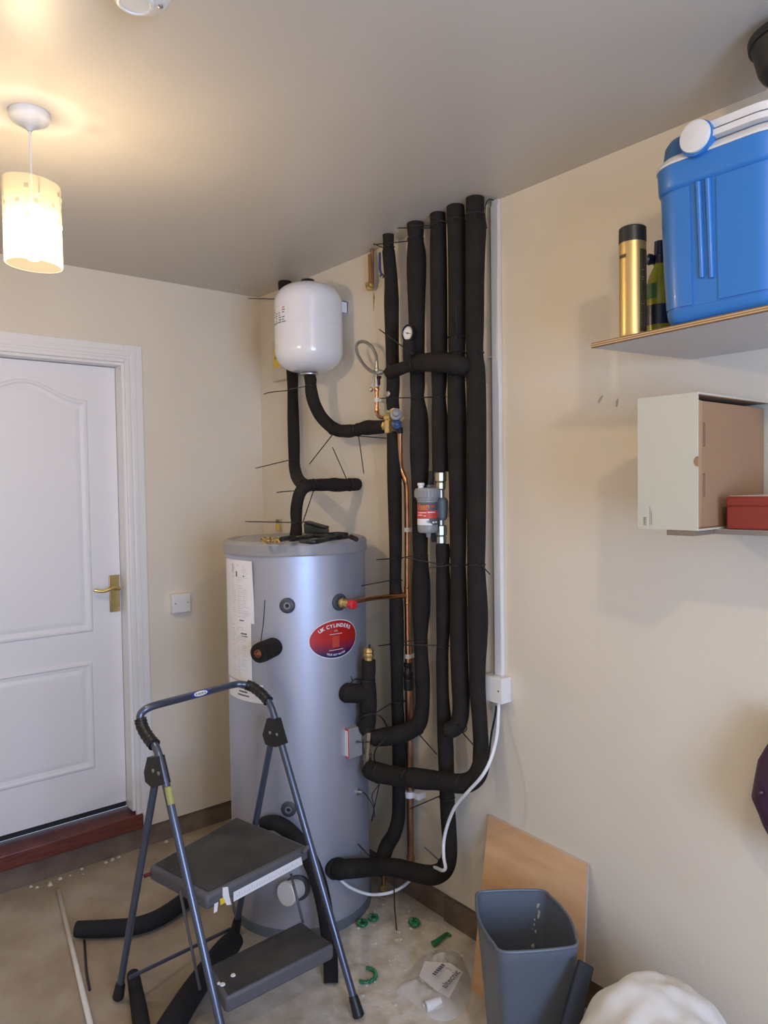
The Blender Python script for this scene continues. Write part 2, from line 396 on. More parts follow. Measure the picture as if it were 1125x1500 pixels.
# ---------------------------------------------------------------- ceiling fittings
lx, ly = 1.258, -1.377
lamp = thing('pendant_lamp', 'lit pendant lamp with frosted glass drum shade hanging left of the pipes', 'lamp', (lx, ly, H))
bm = NB(); lathe(bm, (lx, ly, H), (0, 0, -1), [(0, .048), (.014, .048), (.022, .044), (.034, .022), (.042, .008), (.046, .006)], 32); obj('ceiling_rose', bm, 'plasticw', lamp)
bm = NB(); cyl(bm, (lx, ly, H-.044), (lx, ly, 2.36), .0028, 8); obj('cord', bm, 'plasticw', lamp)
bm = NB(); lathe(bm, (lx, ly, 2.37), (0, 0, -1), [(0, .006), (.01, .017), (.05, .019), (.055, .012)], 20); obj('lamp_holder', bm, 'plasticw', lamp)
bm = NB(); lathe(bm, (lx, ly, 2.318), (0, 0, -1), [(0, .012), (.02, .014), (.04, .026), (.06, .03), (.08, .026), (.094, .012), (.097, .001)], 24); obj('bulb', bm, 'bulb', lamp)
bm = NB(); RS = .068
n = 56; zs = [2.21, 2.214, 2.32, 2.412, 2.416]
prof = [(RS-.001, zs[0]), (RS, zs[1]), (RS, zs[2]), (RS, zs[3]), (RS-.001, zs[4]), (RS-.004, zs[4]), (RS-.004, zs[2]), (RS-.004, zs[0])]
ring = []
for r, z in prof: ring.append([bm.verts.new((lx+r*math.cos(2*PI*k/n), ly+r*math.sin(2*PI*k/n), z+.006*math.cos(2*PI*k/n+2.2)*(1 if z > 2.3 else .6))) for k in range(n)])
for a, b in zip(ring, ring[1:]+ring[:1]):
    for k in range(n):
        f = bm.faces.new((a[k], a[(k+1) % n], b[(k+1) % n], b[k])); f.smooth = True
sh = obj('lamp_shade', bm, 'shade', lamp)
bm = NB()
for row, zz in enumerate((2.385, 2.35, 2.315, 2.275)):
    for k in range(10):
        if (k*3+row*2) % 4 == 0: continue
        a0 = 2*PI*(k+.5*(row % 2))/10+.2; w = .075
        pts = [(lx+(RS+.0012)*math.cos(a), ly+(RS+.0012)*math.sin(a), z) for a, z in ((a0-w, zz-.0055), (a0+w, zz-.0055), (a0+w, zz+.0055), (a0-w, zz+.0055))]
        bm.faces.new([bm.verts.new(q) for q in pts])
obj('square_pattern', bm, glass('greyed_glass_squares', (.45, .38, .28), .45, .4), sh)
bm = NB(); tube(bm, [(lx-RS, ly, 2.372), (lx+RS, ly, 2.372)], .0012, 6); tube(bm, [(lx, ly-RS, 2.372), (lx, ly+RS, 2.372)], .0012, 6); obj('shade_wire', bm, 'chrome', lamp)

_q = Z(205, -27, H); sx, sy = _q.x, _q.y
sm = thing('smoke_alarm', 'round white smoke alarm on the ceiling at the top edge', 'smoke alarm', (sx, sy, H))
bm = NB(); lathe(bm, (sx, sy, H), (0, 0, -1), [(0, .062), (.012, .062), (.018, .058), (.028, .053), (.036, .045), (.039, .02), (.039, .0)], 40); obj('housing', bm, 'plasticw', sm)
bm = NB(); lathe(bm, (sx-.006, sy-.008, H-.036), (0, 0, -1), [(0, .035), (.005, .035), (.008, .031), (.008, .028), (.0055, .026), (.0055, .0)], 32); obj('test_button', bm, 'plasticw', sm)
bm = NB(); lathe(bm, (sx+.012, sy+.034, H-.036), (0, 0, -1), [(0, .005), (.004, .005), (.006, .002)], 12); obj('indicator', bm, 'chrome', sm)

# ---------------------------------------------------------------- electrical plates and trunking
def plate(name, label, lo, hi, face, brand=True):
    """surface box: face 'x' (left wall) or 'y' (right wall)"""
    c = (V(lo)+V(hi))/2; t = thing(name, label, 'electrical outlet plate', (c.x, c.y, lo[2]))
    bm = NB()
    if face == 'x': box(bm, lo, (hi[0]-.008, hi[1], hi[2]), .003)
    else: box(bm, (lo[0], lo[1]+.008, lo[2]), hi, .003)
    obj('back_box', bm, 'plasticw', t)
    bm = NB()
    if face == 'x': box(bm, (hi[0]-.0085, lo[1], lo[2]), (hi[0], hi[1], hi[2]), .0025)
    else: box(bm, (lo[0], lo[1], lo[2]), (hi[0], lo[1]+.0085, hi[2]), .0025)
    fp = obj('front_plate', bm, 'plasticw', t)
    for s in (-1, 1):
        bm = NB()
        if face == 'x': cyl(bm, (hi[0]-.001, c.y+s*.03, c.z), (hi[0]+.0006, c.y+s*.03, c.z), .0032, 10)
        else: cyl(bm, (c.x+s*.03, lo[1]+.001, c.z), (c.x+s*.03, lo[1]-.0006, c.z), .0032, 10)
        obj('screw', bm, 'brassold', fp)
    bm = NB()
    if face == 'x': tube(bm, [(hi[0], c.y+.014*math.cos(a), c.z+.012+.01*math.sin(a)) for a in [2*PI*k/20 for k in range(20)]], .0006, 5, close=True)
    else: tube(bm, [(c.x+.016*math.cos(a), lo[1], c.z+.002+.014*math.sin(a)) for a in [2*PI*k/20 for k in range(20)]], .0006, 5, close=True)
    obj('embossed_ring', bm, 'plasticw', fp); return t
a = X(252.5, 868, .032); b = X(282, 895, .032)
plate('outlet_plate', 'white square blanking plate on the wall beside the white door', (0, a.y, b.z), (.034, a.y+.087, b.z+.087), 'x')
a = Y(706, 988, -.05)
plate('fused_spur', 'white square connection box below the vertical trunking on the right wall', (a.x, -.05, a.z-.086), (a.x+.088, 0, a.z), 'y')
tk = thing('cable_trunking', 'narrow white vertical trunking running up the wall right of the black pipes', 'cable trunking', (1.585, 0, a.z))
bm = NB(); box(bm, (1.573, -.013, a.z), (1.601, -.0002, H-.001)); obj('base_channel', bm, 'plasticw', tk)
bm = NB(); box(bm, (1.5715, -.0175, a.z), (1.6025, -.008, H-.02), .0018); obj('cover', bm, 'plasticw', tk)
bm = NB(); q = Y(724, 522, -.018); box(bm, (1.553, -.0185, q.z-.001), (1.604, -.0001, q.z+.002)); obj('joint_strip', bm, 'plasticw', tk)
jb = thing('junction_box', 'cream wall box with yellow warning label behind the white vessel', 'junction box', (.33, 0, 2.0))
a, b = Y(397, 500, -.03), Y(418, 555, -.03)
bm = NB(); box(bm, (a.x, -.03, b.z), (a.x+.2, 0, a.z), .004); obj('cover', bm, mat('cream_plastic', (.62, .56, .45), .5), jb)
bm = NB(); c0 = Y(401, 513, -.03); c1 = Y(413, 536, -.03); box(bm, (c0.x, -.0312, c1.z), (c0.x+.06, -.0299, c0.z), 0); obj('warning_label', bm, 'yellow', jb)
bm = NB(); m_ = (c0.x+.03); zt = c0.z-.012
for k in range(3): q0 = V((m_+.022*math.cos(PI/2+k*2*PI/3), -.0316, zt-.02+.022*math.sin(PI/2+k*2*PI/3))); q1 = V((m_+.022*math.cos(PI/2+(k+1)*2*PI/3), -.0316, zt-.02+.022*math.sin(PI/2+(k+1)*2*PI/3))); tube(bm, [q0, q1], .0016, 5)
tube(bm, [(m_+.002, -.0316, zt-.008), (m_-.004, -.0316, zt-.02), (m_+.004, -.0316, zt-.019), (m_-.001, -.0316, zt-.029)], .0013, 5)
obj('warning_symbol', bm, 'ink', jb)
q = Y(410, 769, 0)
vt = thing('vial_tag', 'small yellow and clear tag on the wall just above the cylinder lid', 'tag', (q.x, 0, q.z-.03))
bm = NB(); box(bm, (q.x-.022, -.012, q.z-.033), (q.x+.02, 0, q.z+.03), .002); obj('backing', bm, mat('beige_plastic', (.55, .50, .36), .4), vt)
bm = NB(); box(bm, (q.x-.010, -.0145, q.z-.025), (q.x+.014, -.011, q.z+.004), .002); obj('insert', bm, 'yellow', vt)
bm = NB(); box(bm, (q.x-.016, -.0135, q.z+.01), (q.x+.016, -.0115, q.z+.026), .001); obj('window', bm, mat('brown_window', (.22, .14, .06), .3), vt)
# ================================================================== HOT WATER CYLINDER
CX0, CY0, CR = .822, -.333, .27
def cpt(a, z, r=CR): return V((CX0+r*math.cos(a), CY0+r*math.sin(a), z))
def CS(u, v, r=CR):
    d = ray(u, v); ox, oy = CAM.x-CX0, CAM.y-CY0
    a = d.x**2+d.y**2; b = ox*d.x+oy*d.y; c = ox*ox+oy*oy-r*r; D_ = max(0, b*b-a*c)
    return CAM + d*((-b-math.sqrt(D_))/a)
def CA(p): return math.atan2(p.y-CY0, p.x-CX0)
hw = thing('hot_water_cylinder', 'tall silver grey hot water cylinder standing in the corner', 'water cylinder', (CX0, CY0, 0))
bm = NB(); lathe(bm, (CX0, CY0, .012), (0, 0, 1), [(0, CR-.01), (0.002, CR-.001), (.02, CR), (1.385, CR), (1.386, CR-.02)], 96); obj('body', bm, 'cyl', hw)
bm = NB(); lathe(bm, (CX0, CY0, 0), (0, 0, 1), [(0, CR+.004), (.03, CR+.004), (.036, CR+.001), (.036, CR-.02)], 96); obj('base_rim', bm, 'greyd', hw)
bm = NB(); lathe(bm, (CX0, CY0, 1.392), (0, 0, 1), [(0, CR-.01), (0, CR+.006), (.005, CR+.008), (.038, CR+.007), (.046, CR+.003), (.052, CR-.006), (.050, CR-.02), (.046, CR-.03), (.048, CR-.045), (.054, CR-.055), (.056, CR-.08), (.058, .05), (.058, 0)], 96); obj('lid', bm, 'lid', hw)
LIDZ = 1.392+.058
def port(u, v, name='pipe_boss', prof=((0, .028), (.006, .028), (.010, .024), (.012, .017), (.012, .013), (.006, .012), (.006, 0)), m='grommet', tilt=None):
    p = CS(u, v); n = V((p.x-CX0, p.y-CY0, 0)).normalized()
    bm = NB(); lathe(bm, p-n*.003, n, [(h, r) for h, r in prof], 28); return obj(name, bm, m, hw), p, n
for u, v in ((421, 887), (423, 1185)):
    o, p, n = port(u, v); bm = NB(); lathe(bm, p+n*.004, n, [(0, .0125), (.006, .0125), (.006, .0075), (.001, .0072), (.001, .0068)], 20, caps=False); obj('threaded_insert', bm, mat('grey_thread', (.22, .23, .25), .4), o); bm = NB(); lathe(bm, p+n*.004, n, [(0, .0085), (.002, .0085), (.002, 0)], 20); obj('socket_hole', bm, 'dark', o)
# temperature and pressure valve
o, p, n = port(497, 882, prof=((0, .032), (.008, .031), (.010, .028), (.010, .015), (.006, 0)))
tdir = (n*.7+V((1, .2, -.08))*.5).normalized()
bm = NB(); lathe(bm, p+n*.004, tdir, [(0, .013), (.01, .014), (.012, .019), (.022, .019), (.024, .014), (.05, .0135), (.052, .012)], 20); tv = obj('relief_valve', bm, 'brass', hw)
cp = p+n*.004+tdir*.052
bm = NB(); lathe(bm, cp, tdir, [(0, .015), (.003, .0165), (.024, .0165), (.027, .014), (.027, 0)], 10, smooth=False); obj('valve_cap', bm, 'red', tv)
TPV = p+n*.004+tdir*.03
# insulated stub facing left
p = CS(400, 948); n = V((p.x-CX0, p.y-CY0, 0)).normalized()
tip = D(379, 957, depth(p)-.095); ax = tip-p
bm = NB(); lathe(bm, p-ax.normalized()*.02, ax, [(0, .034), (ax.length, .036), (ax.length+.018, .034), (ax.length+.02, .012), (ax.length+.005, .012), (ax.length+.005, 0)], 28); st = obj('lagged_stub', bm, 'foam', hw)
bm = NB(); lathe(bm, p+ax*.7, ax, [(0, .014), (ax.length*.3+.006, .014), (ax.length*.3+.006, .012), (ax.length*.3-.01, .011), (ax.length*.3-.01, 0)], 20); obj('copper_end', bm, 'copperold', st)
bm = NB(); q = p+ax*.85+V((0, 0, .036)); tube(bm, cr([(*q, 0), (*D(386, 910, depth(q)+.01), 0), (*D(388, 879, depth(q)+.02), 0)]), .0018, 6); obj('cable_tie', bm, 'blackp', st)
# immersion cover, lower front
p = CS(436, 1300); n = V((p.x-CX0, p.y-CY0, 0)).normalized()
bm = NB(); lathe(bm, p-n*.004, n, [(0, .047), (.012, .046), (.014, .04), (.014, 0)], 32); im = obj('immersion_boss', bm, 'grommet', hw)
tip = D(419, 1310, depth(p)-.055); ax = tip-p
bm = NB(); lathe(bm, p, ax, [(0, .034), (ax.length-.02, .036), (ax.length-.015, .041), (ax.length, .041), (ax.length+.003, .038), (ax.length+.003, 0)], 36); obj('immersion_cover', bm, 'plasticw', im)
# sensor pocket
o, p, n = port(525, 1160, 'sensor_pocket', ((0, .013), (.004, .013), (.006, .008), (.02, .007), (.022, .004)), 'chrome')
bm = NB(); e = p+n*.02
tube(bm, cr([(*e, 0), (*D(535, 1163, depth(e)-.01), 0), (*D(546, 1180, depth(e)), 0), (*D(549, 1197, depth(e)+.02), 0)]), .0018, 6)
tube(bm, cr([(*D(556, 1148, depth(e)-.02), 0), (*D(545, 1165, depth(e)), 0), (*D(548, 1182, depth(e)), 0), (*D(545, 1203, depth(e)), 0)]), .0018, 6); obj('sensor_wire', bm, 'blackp', o)
# sticker
uv0 = CS(492, 936); A0 = CA(uv0)-.0; Z0 = uv0.z
SW, SH = .104, .068
def sk(s, t, r): return cpt(A0+s/CR, Z0+t, r)
def oval(bm, w, h, r, n=64, rings=8):
    ctr = bm.verts.new(sk(0, 0, r)); prev = None
    for i in range(1, rings+1):
        cur = [bm.verts.new(sk(w*i/rings*math.cos(2*PI*k/n), h*i/rings*math.sin(2*PI*k/n), r)) for k in range(n)]
        for k in range(n):
            f = bm.faces.new((ctr, cur[k], cur[(k+1) % n]) if prev is None else (prev[k], cur[k], cur[(k+1) % n], prev[(k+1) % n])); f.smooth = True
        prev = cur
bm = NB(); oval(bm, SW+.003, SH+.003, CR+.0007); stk = obj('oval_sticker', bm, 'label', hw)
bm = NB(); oval(bm, SW, SH, CR+.0012); obj('sticker_print', bm, 'sticker', stk, 'red fading to navy oval print')
bm = NB()
def arc_text(s, size, ry, rx, top, cs, bold=0):
    """letters along the oval's rim"""
    adv = [{'I': .42, ' ': .55, 'L': .82, 'W': 1.25}.get(c, 1) for c in s]; tot = sum(adv); run = 0
    for i, ch in enumerate(s):
        t = (run+adv[i]/2-tot/2)*cs; run += adv[i]
        ang = PI/2 - t if top else -PI/2 + t
        px_, pz_ = rx*math.cos(ang), ry*math.sin(ang)
        tx, tz = (rx*math.sin(ang), -ry*math.cos(ang)) if top else (-rx*math.sin(ang), ry*math.cos(ang))
        l = math.hypot(tx, tz); tx, tz = tx/l, tz/l
        if ch == ' ': continue
        text(bm, ch, size, lambda x, y: sk(px_+x*tx-y*tz, pz_+x*tz+y*tx, CR+.0018), bold=bold)
arc_text('UK CYLINDERS', .0185, .044, .084, True, .168, .0006)
arc_text('YOUR HOT WATER', .0095, .060, .086, False, .075, .0002)
text(bm, 'LTD', .008, lambda x, y: sk(x, y+.028, CR+.0018)); 
def sband(bm, x0, x1, z0, z1, r, n=10):
    g = [[bm.verts.new(sk(x0+(x1-x0)*k/n, z, r)) for k in range(n+1)] for z in (z0, z1)]
    for k in range(n): bm.faces.new((g[0][k], g[0][k+1], g[1][k+1], g[1][k]))
for w, zz in ((.027, .018), (.030, -.040)): sband(bm, -w, w, zz, zz+.0018, CR+.0018)
obj('lettering', bm, 'label', stk)
bm = NB()
sband(bm, -.015, .015, -.03, .012, CR+.0016)
obj('cylinder_picture', bm, mat('orange_red_print', (.52, .07, .04), .3), stk)
# papers taped on the left flank
def sheet(u_r, v_t, v_b, warc, lift, name, curl=0):
    pr = CS(u_r, v_t); ar = CA(pr); zt = pr.z; zb = CS(u_r, v_b).z
    bm = NB(); nx, nz = 18, 14; g = []
    for j in range(nz+1):
        row = []
        for i in range(nx+1):
            s, t = i/nx, j/nz
            row.append(bm.verts.new(cpt(ar-warc*(1-s), zt+(zb-zt)*t, CR+lift+curl*max(0, s-.72)**2*8*(max(0, 1-1.5*t)))))
        g.append(row)
    for j in range(nz):
        for i in range(nx):
            f = bm.faces.new((g[j][i], g[j][i+1], g[j+1][i+1], g[j+1][i])); f.smooth = True
    o = obj(name, bm, 'label', hw); return o, ar, zt, zb, warc
def prints(o, ar, zt, zb, warc, lift, rows, blocks, seed):
    rr = random.Random(seed); bm = NB()
    def q(s0, s1, t0, t1):
        n = 6; up = [bm.verts.new(cpt(ar-warc*(1-(s0+(s1-s0)*k/n)), zt+(zb-zt)*t0, CR+lift)) for k in range(n+1)]
        dn = [bm.verts.new(cpt(ar-warc*(1-(s0+(s1-s0)*k/n)), zt+(zb-zt)*t1, CR+lift)) for k in range(n+1)]
        for k in range(n): bm.faces.new((up[k], up[k+1], dn[k+1], dn[k]))
    for k in range(rows):
        t = .08+.86*k/rows
        for s0 in (.36, .55, .7):
            if rr.random() < .72: q(s0+rr.random()*.03, s0+.08+rr.random()*.1, t, t+.006)
    obj('print_lines', bm, 'inkpale', o)
    if blocks:
        bm = NB()
        for b in blocks: q(*b)
        obj('print_blocks', bm, 'ink', o)
S1 = sheet(371, 822, 914, .72, .0012, 'upper_document', .012); prints(*S1, .0022, 26, [(.52, .56, .18, .27), (.74, .77, .24, .265), (.40, .41, .06, .2)], 3)
S2 = sheet(368, 911, 1000, .66, .0012, 'lower_document'); prints(*S2, .0022, 26, [(.70, .88, .20, .225), (.72, .9, .245, .26), (.66, .8, -.012, .004)], 5)
S3 = sheet(386, 1004, 1031, .8, .0010, 'printed_label'); prints(*S3, .0019, 4, [(.42, .6, .28, .36), (.44, .66, .48, .56), (.40, .7, .68, .76)], 9)

# ---- loose things on the lid
def lidp(u, v, h=0): return Z(u, v, LIDZ+h)
q = lidp(395, 790); ch = NB()
rr = random.Random(4)
for k in range(34):
    c = lidp(383+24*rr.random(), 789+5*rr.random(), .004+.006*rr.random()); ax = V((rr.random()-.5, rr.random()-.5, rr.random()-.5)).normalized(); x, y, d = frame(ax)
    tube(ch, [c+(x*math.cos(2*PI*i/10)+y*math.sin(2*PI*i/10))*.007 for i in range(10)], .0018, 5, close=True)
solo('brass_chain', ch, 'brassold', 'small heap of brassy chain at the left of the cylinder lid', 'chain')
def stick(pts, r, name, label, cat, m, group=None, sq=.55):
    bm = NB(); P = cr([(*p, 0) for p in pts], 5); tube(bm, P, [r]*len(P), 10)
    c = sum((V(p[:3]) for p in P), V())/len(P)
    for v in bm.verts:
        pass
    return solo(name, bm, m, label, cat, group)
# pliers: two handles, jaws
pl = thing('pliers', 'black handled pliers lying across the front of the cylinder lid', 'pliers', lidp(455, 792))
bm = NB(); P = cr([(*lidp(440, 793, .008), 0), (*lidp(460, 793.5, .009), 0), (*lidp(478, 790, .009), 0), (*lidp(492, 788, .009), 0)], 6); tube(bm, P, [.006+.003*math.sin(PI*k/(len(P)-1)) for k in range(len(P))], 10); obj('handle', bm, 'blackp', pl)
bm = NB(); P = cr([(*lidp(425, 791, .008), 0), (*lidp(445, 788, .010), 0), (*lidp(462, 785, .010), 0), (*lidp(490, 787, .009), 0)], 6); tube(bm, P, [.006+.003*math.sin(PI*k/(len(P)-1)) for k in range(len(P))], 10); obj('handle', bm, 'blackp', pl)
bm = NB(); P = [(*lidp(488, 788, .008), 0), (*lidp(500, 786.5, .008), 0), (*lidp(512, 787, .008), 0)]; tube(bm, P, [.009, .010, .004], 8); obj('jaws', bm, 'blackp', pl)
stick([lidp(514, 786.5, .009), lidp(518, 788, .009), lidp(522, 790, .008)], .0085, 'foam_offcut', 'small black offcut at the right end of the cylinder lid', 'foam offcut', 'foam')
stick([lidp(412, 790, .010), lidp(421, 788.5, .010), lidp(432, 787.5, .010)], .009, 'screwdriver_handle', 'stubby black handle beside the brass chain on the cylinder lid', 'tool handle', 'blackp')
stick([lidp(480, 783, .008), lidp(495, 782, .009), lidp(508, 783, .008)], .008, 'torch', 'thin dark tool at the back right of the cylinder lid', 'tool', 'blackp')
pk = thing('tool_case', 'dark green black glossy case leaning beside the pipe on the cylinder lid', 'tool case', lidp(460, 781))
a, b = lidp(445, 781, .0), lidp(474, 782, .0); dx = (b-a)
up1, up2 = V((0, 0, .040)), V((0, 0, .020)); th = V((-.03, .05, 0))
bm = NB(); hexa(bm, [a, b, b+th, a+th, a+up1-dx*.02, b+up2, b+up2+th, a+up1+th-dx*.02], .004); obj('case_body', bm, mat('dark_green_plastic', (.03, .04, .032), .3), pk)
bm = NB(); hexa(bm, [a+up1*1.0+V((0, 0, .001)), b+up2+V((0, 0, .001)), b+up2+th+V((0, 0, .001)), a+up1+th+V((0, 0, .001)), a+up1+V((0, 0, .009)), b+up2+V((0, 0, .008)), b+up2+th+V((0, 0, .008)), a+up1+th+V((0, 0, .009))], .002); obj('case_lid', bm, 'blackp', pk)
# ================================================================== LAGGED PIPES
PG = 'black lagged pipes on the right wall'
def foam_path(entries, wob=0.0):
    """entries (u, v, width_px, y) or (Vector, radius)"""
    out = []
    for e in entries:
        if len(e) == 2: out.append((e[0].x, e[0].y, e[0].z, e[1]))
        else:
            p = Y(e[0], e[1], e[3]); out.append((p.x, p.y, p.z, pxm(e[2], p)/2))
    return out
def foam_tube(bm, entries, n=7, seg=22):
    P = cr(foam_path(entries), n)
    tube(bm, [p[:3] for p in P], [max(.004, p[3]) for p in P], seg); return bm
def lr(rows, y): return [((a+b)/2, v, b-a, y) for a, b, v in rows]
def tie(par, u, v, y, w, axis, tail=None, ty=None, bend=.0, name='cable_tie'):
    """tie band round the lagging with its free tail"""
    c = Y(u, v, y); r = pxm(w, c)/2+.0006; x, yy, d = frame(axis)
    bm = NB()
    tube(bm, [c+(x*math.cos(2*PI*k/20)+yy*math.sin(2*PI*k/20))*r for k in range(20)], .0019, 6, close=True)
    h = c + (CAM-c).normalized()*r
    box(bm, h-V((.004, .003, .003)), h+V((.004, .003, .003)))
    if tail:
        e = Y(tail[0], tail[1], ty if ty is not None else y-.03)
        # leave from the side of the pipe facing the tail
        t0 = (e-c); t0 -= d*t0.dot(d)
        s = c + (t0.normalized()*r if t0.length > 1e-5 else V())
        mid = (s+e)/2 + V((0, -bend, 0))
        P = cr([(*s, 0), (*mid, 0), (*e, 0)], 5); tube(bm, [p[:3] for p in P], [.0022]*(len(P)-1)+[.0015], 6)
    return obj(name, bm, 'blackp', par)
UPZ = V((0, 0, 1)); RX = V((1, 0, 0))
def pipe_thing(label, base, name='insulated_pipe', group=PG): return thing(name, label, 'insulated pipe', base, group)

YP = -.075
# 1 leftmost riser (two lengths, the brass valve sits between)
p1 = pipe_thing('leftmost full-height black lagged riser, broken by the brass valve, beside the bare copper pipe', Y(582, 1200, YP))
t0 = Y(569, 358, YP); t0.z = H-.001
bm = NB(); foam_tube(bm, [(t0, pxm(17, t0)/2)]+lr([(561, 577, 362), (560, 579, 372), (563, 582.5, 409), (562.5, 584.5, 440), (563, 584.5, 465), (565, 584.5, 521), (566, 585.8, 560), (565.5, 584.5, 584), (566.5, 585.5, 599)], YP)); obj('lagging', bm, 'foam', p1)
bm = NB(); foam_tube(bm, lr([(566.5, 583.5, 634), (566.6, 587, 650), (567, 588.5, 700), (568.5, 589, 752), (570, 589, 800), (570.5, 588, 850), (570, 591, 890), (571, 592, 939), (572.5, 590.5, 990), (573, 591, 1027), (574.5, 594, 1081), (574.5, 594, 1172)], YP)+[(583, 1200, 20, YP), (577, 1222, 21, YP-.012), (568, 1237, 22, YP-.03), (562.5, 1252, 22, YP-.06), (561.5, 1268, 20, YP-.095)]); obj('lagging', bm, 'foam', p1)
tie(p1, 569.5, 362, YP, 16, UPZ, (547, 357), YP-.01)
tie(p1, 580, 850, YP, 18, UPZ, (525, 859), YP-.12); tie(p1, 580, 818, YP, 18.5, UPZ, (551, 820), YP-.08); tie(p1, 581, 942, YP, 20, UPZ, (554, 946), YP-.10)
tie(p1, 583, 1027, YP, 19, UPZ, (551, 1044), YP-.10)
cyl_ = NB(); c = Y(569.5, 577, YP-.026); lathe(cyl_, c, (0, -1, 0), [(0, .011), (.005, .011), (.007, .008), (.007, .0045), (.010, .004), (.010, 0)], 18); obj('gauge_port', cyl_, 'chrome', p1)
# 2 second riser, elbows left near the bottom
p2_ = pipe_thing('second lagged riser from the left, curving left into the zone valve low down', Y(618, 1040, YP))
t0 = Y(608.5, 338, YP); t0.z = H-.001
E2 = [(t0, pxm(25, t0)/2)]+lr([(597, 621, 342), (597.5, 620, 350), (596, 624, 372), (595.5, 624.5, 400), (597.5, 623, 447), (600, 622, 521), (600.5, 622.5, 565), (601.5, 621.5, 582), (600.5, 627, 610), (600, 628, 640), (600.5, 628.5, 670), (603, 627.5, 715), (604, 627, 789), (605, 627, 815), (603.5, 630, 850), (603.5, 630.5, 890), (604.5, 628, 915), (606.3, 626.5, 938), (607, 628, 970), (607.6, 630, 995), (608.5, 629.5, 1025)], YP)
E2 += [(617.5, 1045, 22, YP-.004), (613, 1060, 24, YP-.016), (602, 1069, 26, YP-.035), (588, 1074.5, 27, YP-.06), (572, 1078, 27, YP-.095), (558, 1080, 26, YP-.125), (545, 1082, 22, YP-.15)]
bm = NB(); foam_tube(bm, E2); obj('lagging', bm, 'foam', p2_)
tie(p2_, 608.5, 350, YP, 24, UPZ, (547, 358.5), YP-.02); tie(p2_, 616, 814, YP, 22, UPZ, (588, 817), YP-.05); tie(p2_, 616.4, 938, YP, 20, UPZ, (590, 940), YP-.05)
tie(p2_, 610, 1064, YP-.02, 25, V((.7, 0, .5)), (640, 1105), YP-.03)
# 3 third riser: filter in the middle, bottom run to the cylinder
p3_ = pipe_thing('middle lagged riser interrupted by the grey filter, sweeping left along the floor to the cylinder', Y(657, 1250, YP))
t0 = Y(641, 323, YP); t0.z = H-.001
bm = NB(); foam_tube(bm, [(t0, pxm(23, t0)/2)]+lr([(630.5, 653.5, 330), (629.7, 654, 350), (629.7, 655, 400), (630.5, 655.5, 470), (631, 655.5, 521), (632, 654.5, 560), (632.5, 653, 581), (632, 655.5, 610), (632.5, 657, 650), (633, 657, 691)], YP)); obj('lagging', bm, 'foam', p3_)
E3 = lr([(638.5, 658, 797), (638, 659.5, 810), (639, 658.5, 825), (638.6, 660, 864), (639, 660, 910), (639.5, 657.5, 945), (638.8, 657, 970), (639.5, 658, 1021), (640.5, 664, 1081), (643, 665.5, 1142), (644, 666, 1168), (645.5, 668, 1202), (648, 669.8, 1240)], YP)
E3 += [(656.5, 1262, 24, YP-.006), (648, 1276, 27, YP-.018), (632, 1282, 28, YP-.04), (608, 1278, 26.5, YP-.065), (584, 1272, 26, YP-.09), (560, 1269.5, 24.5, YP-.115), (CS(534, 1271, CR+.06), .033), (CS(514, 1272.5, CR+.055), .034), (CS(505, 1273, CR+.045), .034), (CS(499, 1273, CR+.032), .038), (CS(492, 1272, CR+.004), .037)]
bm = NB(); foam_tube(bm, E3); obj('lagging', bm, 'foam', p3_)
ce = CS(489, 1271); bm = NB(); n_ = V((ce.x-CX0, ce.y-CY0, 0)).normalized(); lathe(bm, ce-n_*.012, n_, [(0, .036), (.03, .037), (.034, .03), (.034, 0)], 24); obj('end_collar', bm, 'foamgrey', p3_)
tie(p3_, 641.5, 331, YP, 23, UPZ, (577, 334), YP-.02); tie(p3_, 642, 328, YP, 23, UPZ, (599, 330), YP-.03)
tie(p3_, 643, 581, YP, 20.5, UPZ, (556, 583.5), YP-.085); tie(p3_, 649, 826, YP, 19, UPZ, (593, 817), YP-.06); tie(p3_, 648.5, 946, YP, 18, UPZ, (592, 945), YP-.06)
tie(p3_, 655, 1168, YP, 22, UPZ, (600, 1185), YP-.06)
tie(p3_, 652, 1270, YP-.014, 26, V((.8, 0, .6)), (621, 1240), YP-.06)
tie(p3_, 556, 1270, YP-.122, 24.5, RX, (524, 1236), YP-.20); tie(p3_, 505, 1273, YP-.205, 27, RX, (487, 1326), YP-.28)
# 4 fourth riser
p4_ = pipe_thing('fourth lagged riser from the left, ending in an elbow against its left neighbour low down', Y(670, 1060, YP))
t0 = Y(667, 312, YP); t0.z = H-.001
E4 = [(t0, pxm(26, t0)/2)]+lr([(654.5, 681.5, 320), (655.5, 682, 345), (656.5, 682.5, 420), (656.5, 682, 500), (657, 681.5, 517), (657, 682, 540), (655.5, 681, 552), (655.5, 683, 600), (655.5, 683.5, 650), (657.5, 683.5, 715), (659, 683, 800), (659.5, 682.5, 828), (659.5, 684, 870), (659, 685.5, 940), (661, 687, 1000), (662.5, 688, 1025)], YP)
E4 += [(674.5, 1046, 25, YP-.004), (671, 1060, 25, YP-.014), (665, 1067, 24.5, YP-.032), (658, 1069, 24, YP-.05), (652, 1068, 20, YP-.058)]
bm = NB(); foam_tube(bm, E4); obj('lagging', bm, 'foam', p4_)
tie(p4_, 668, 323, YP, 26.5, UPZ, (629, 317), YP-.03); tie(p4_, 669, 517, YP, 26, UPZ); tie(p4_, 669, 552, YP, 26, UPZ, (656, 538), YP-.05)
tie(p4_, 669, 494, YP, 26, UPZ, (668.5, 449), YP-.06); tie(p4_, 671, 828, YP, 24, UPZ, (627, 832), YP-.05); tie(p4_, 672, 1062, YP-.015, 25, V((.6, 0, .8)), (694, 1092), YP-.04)
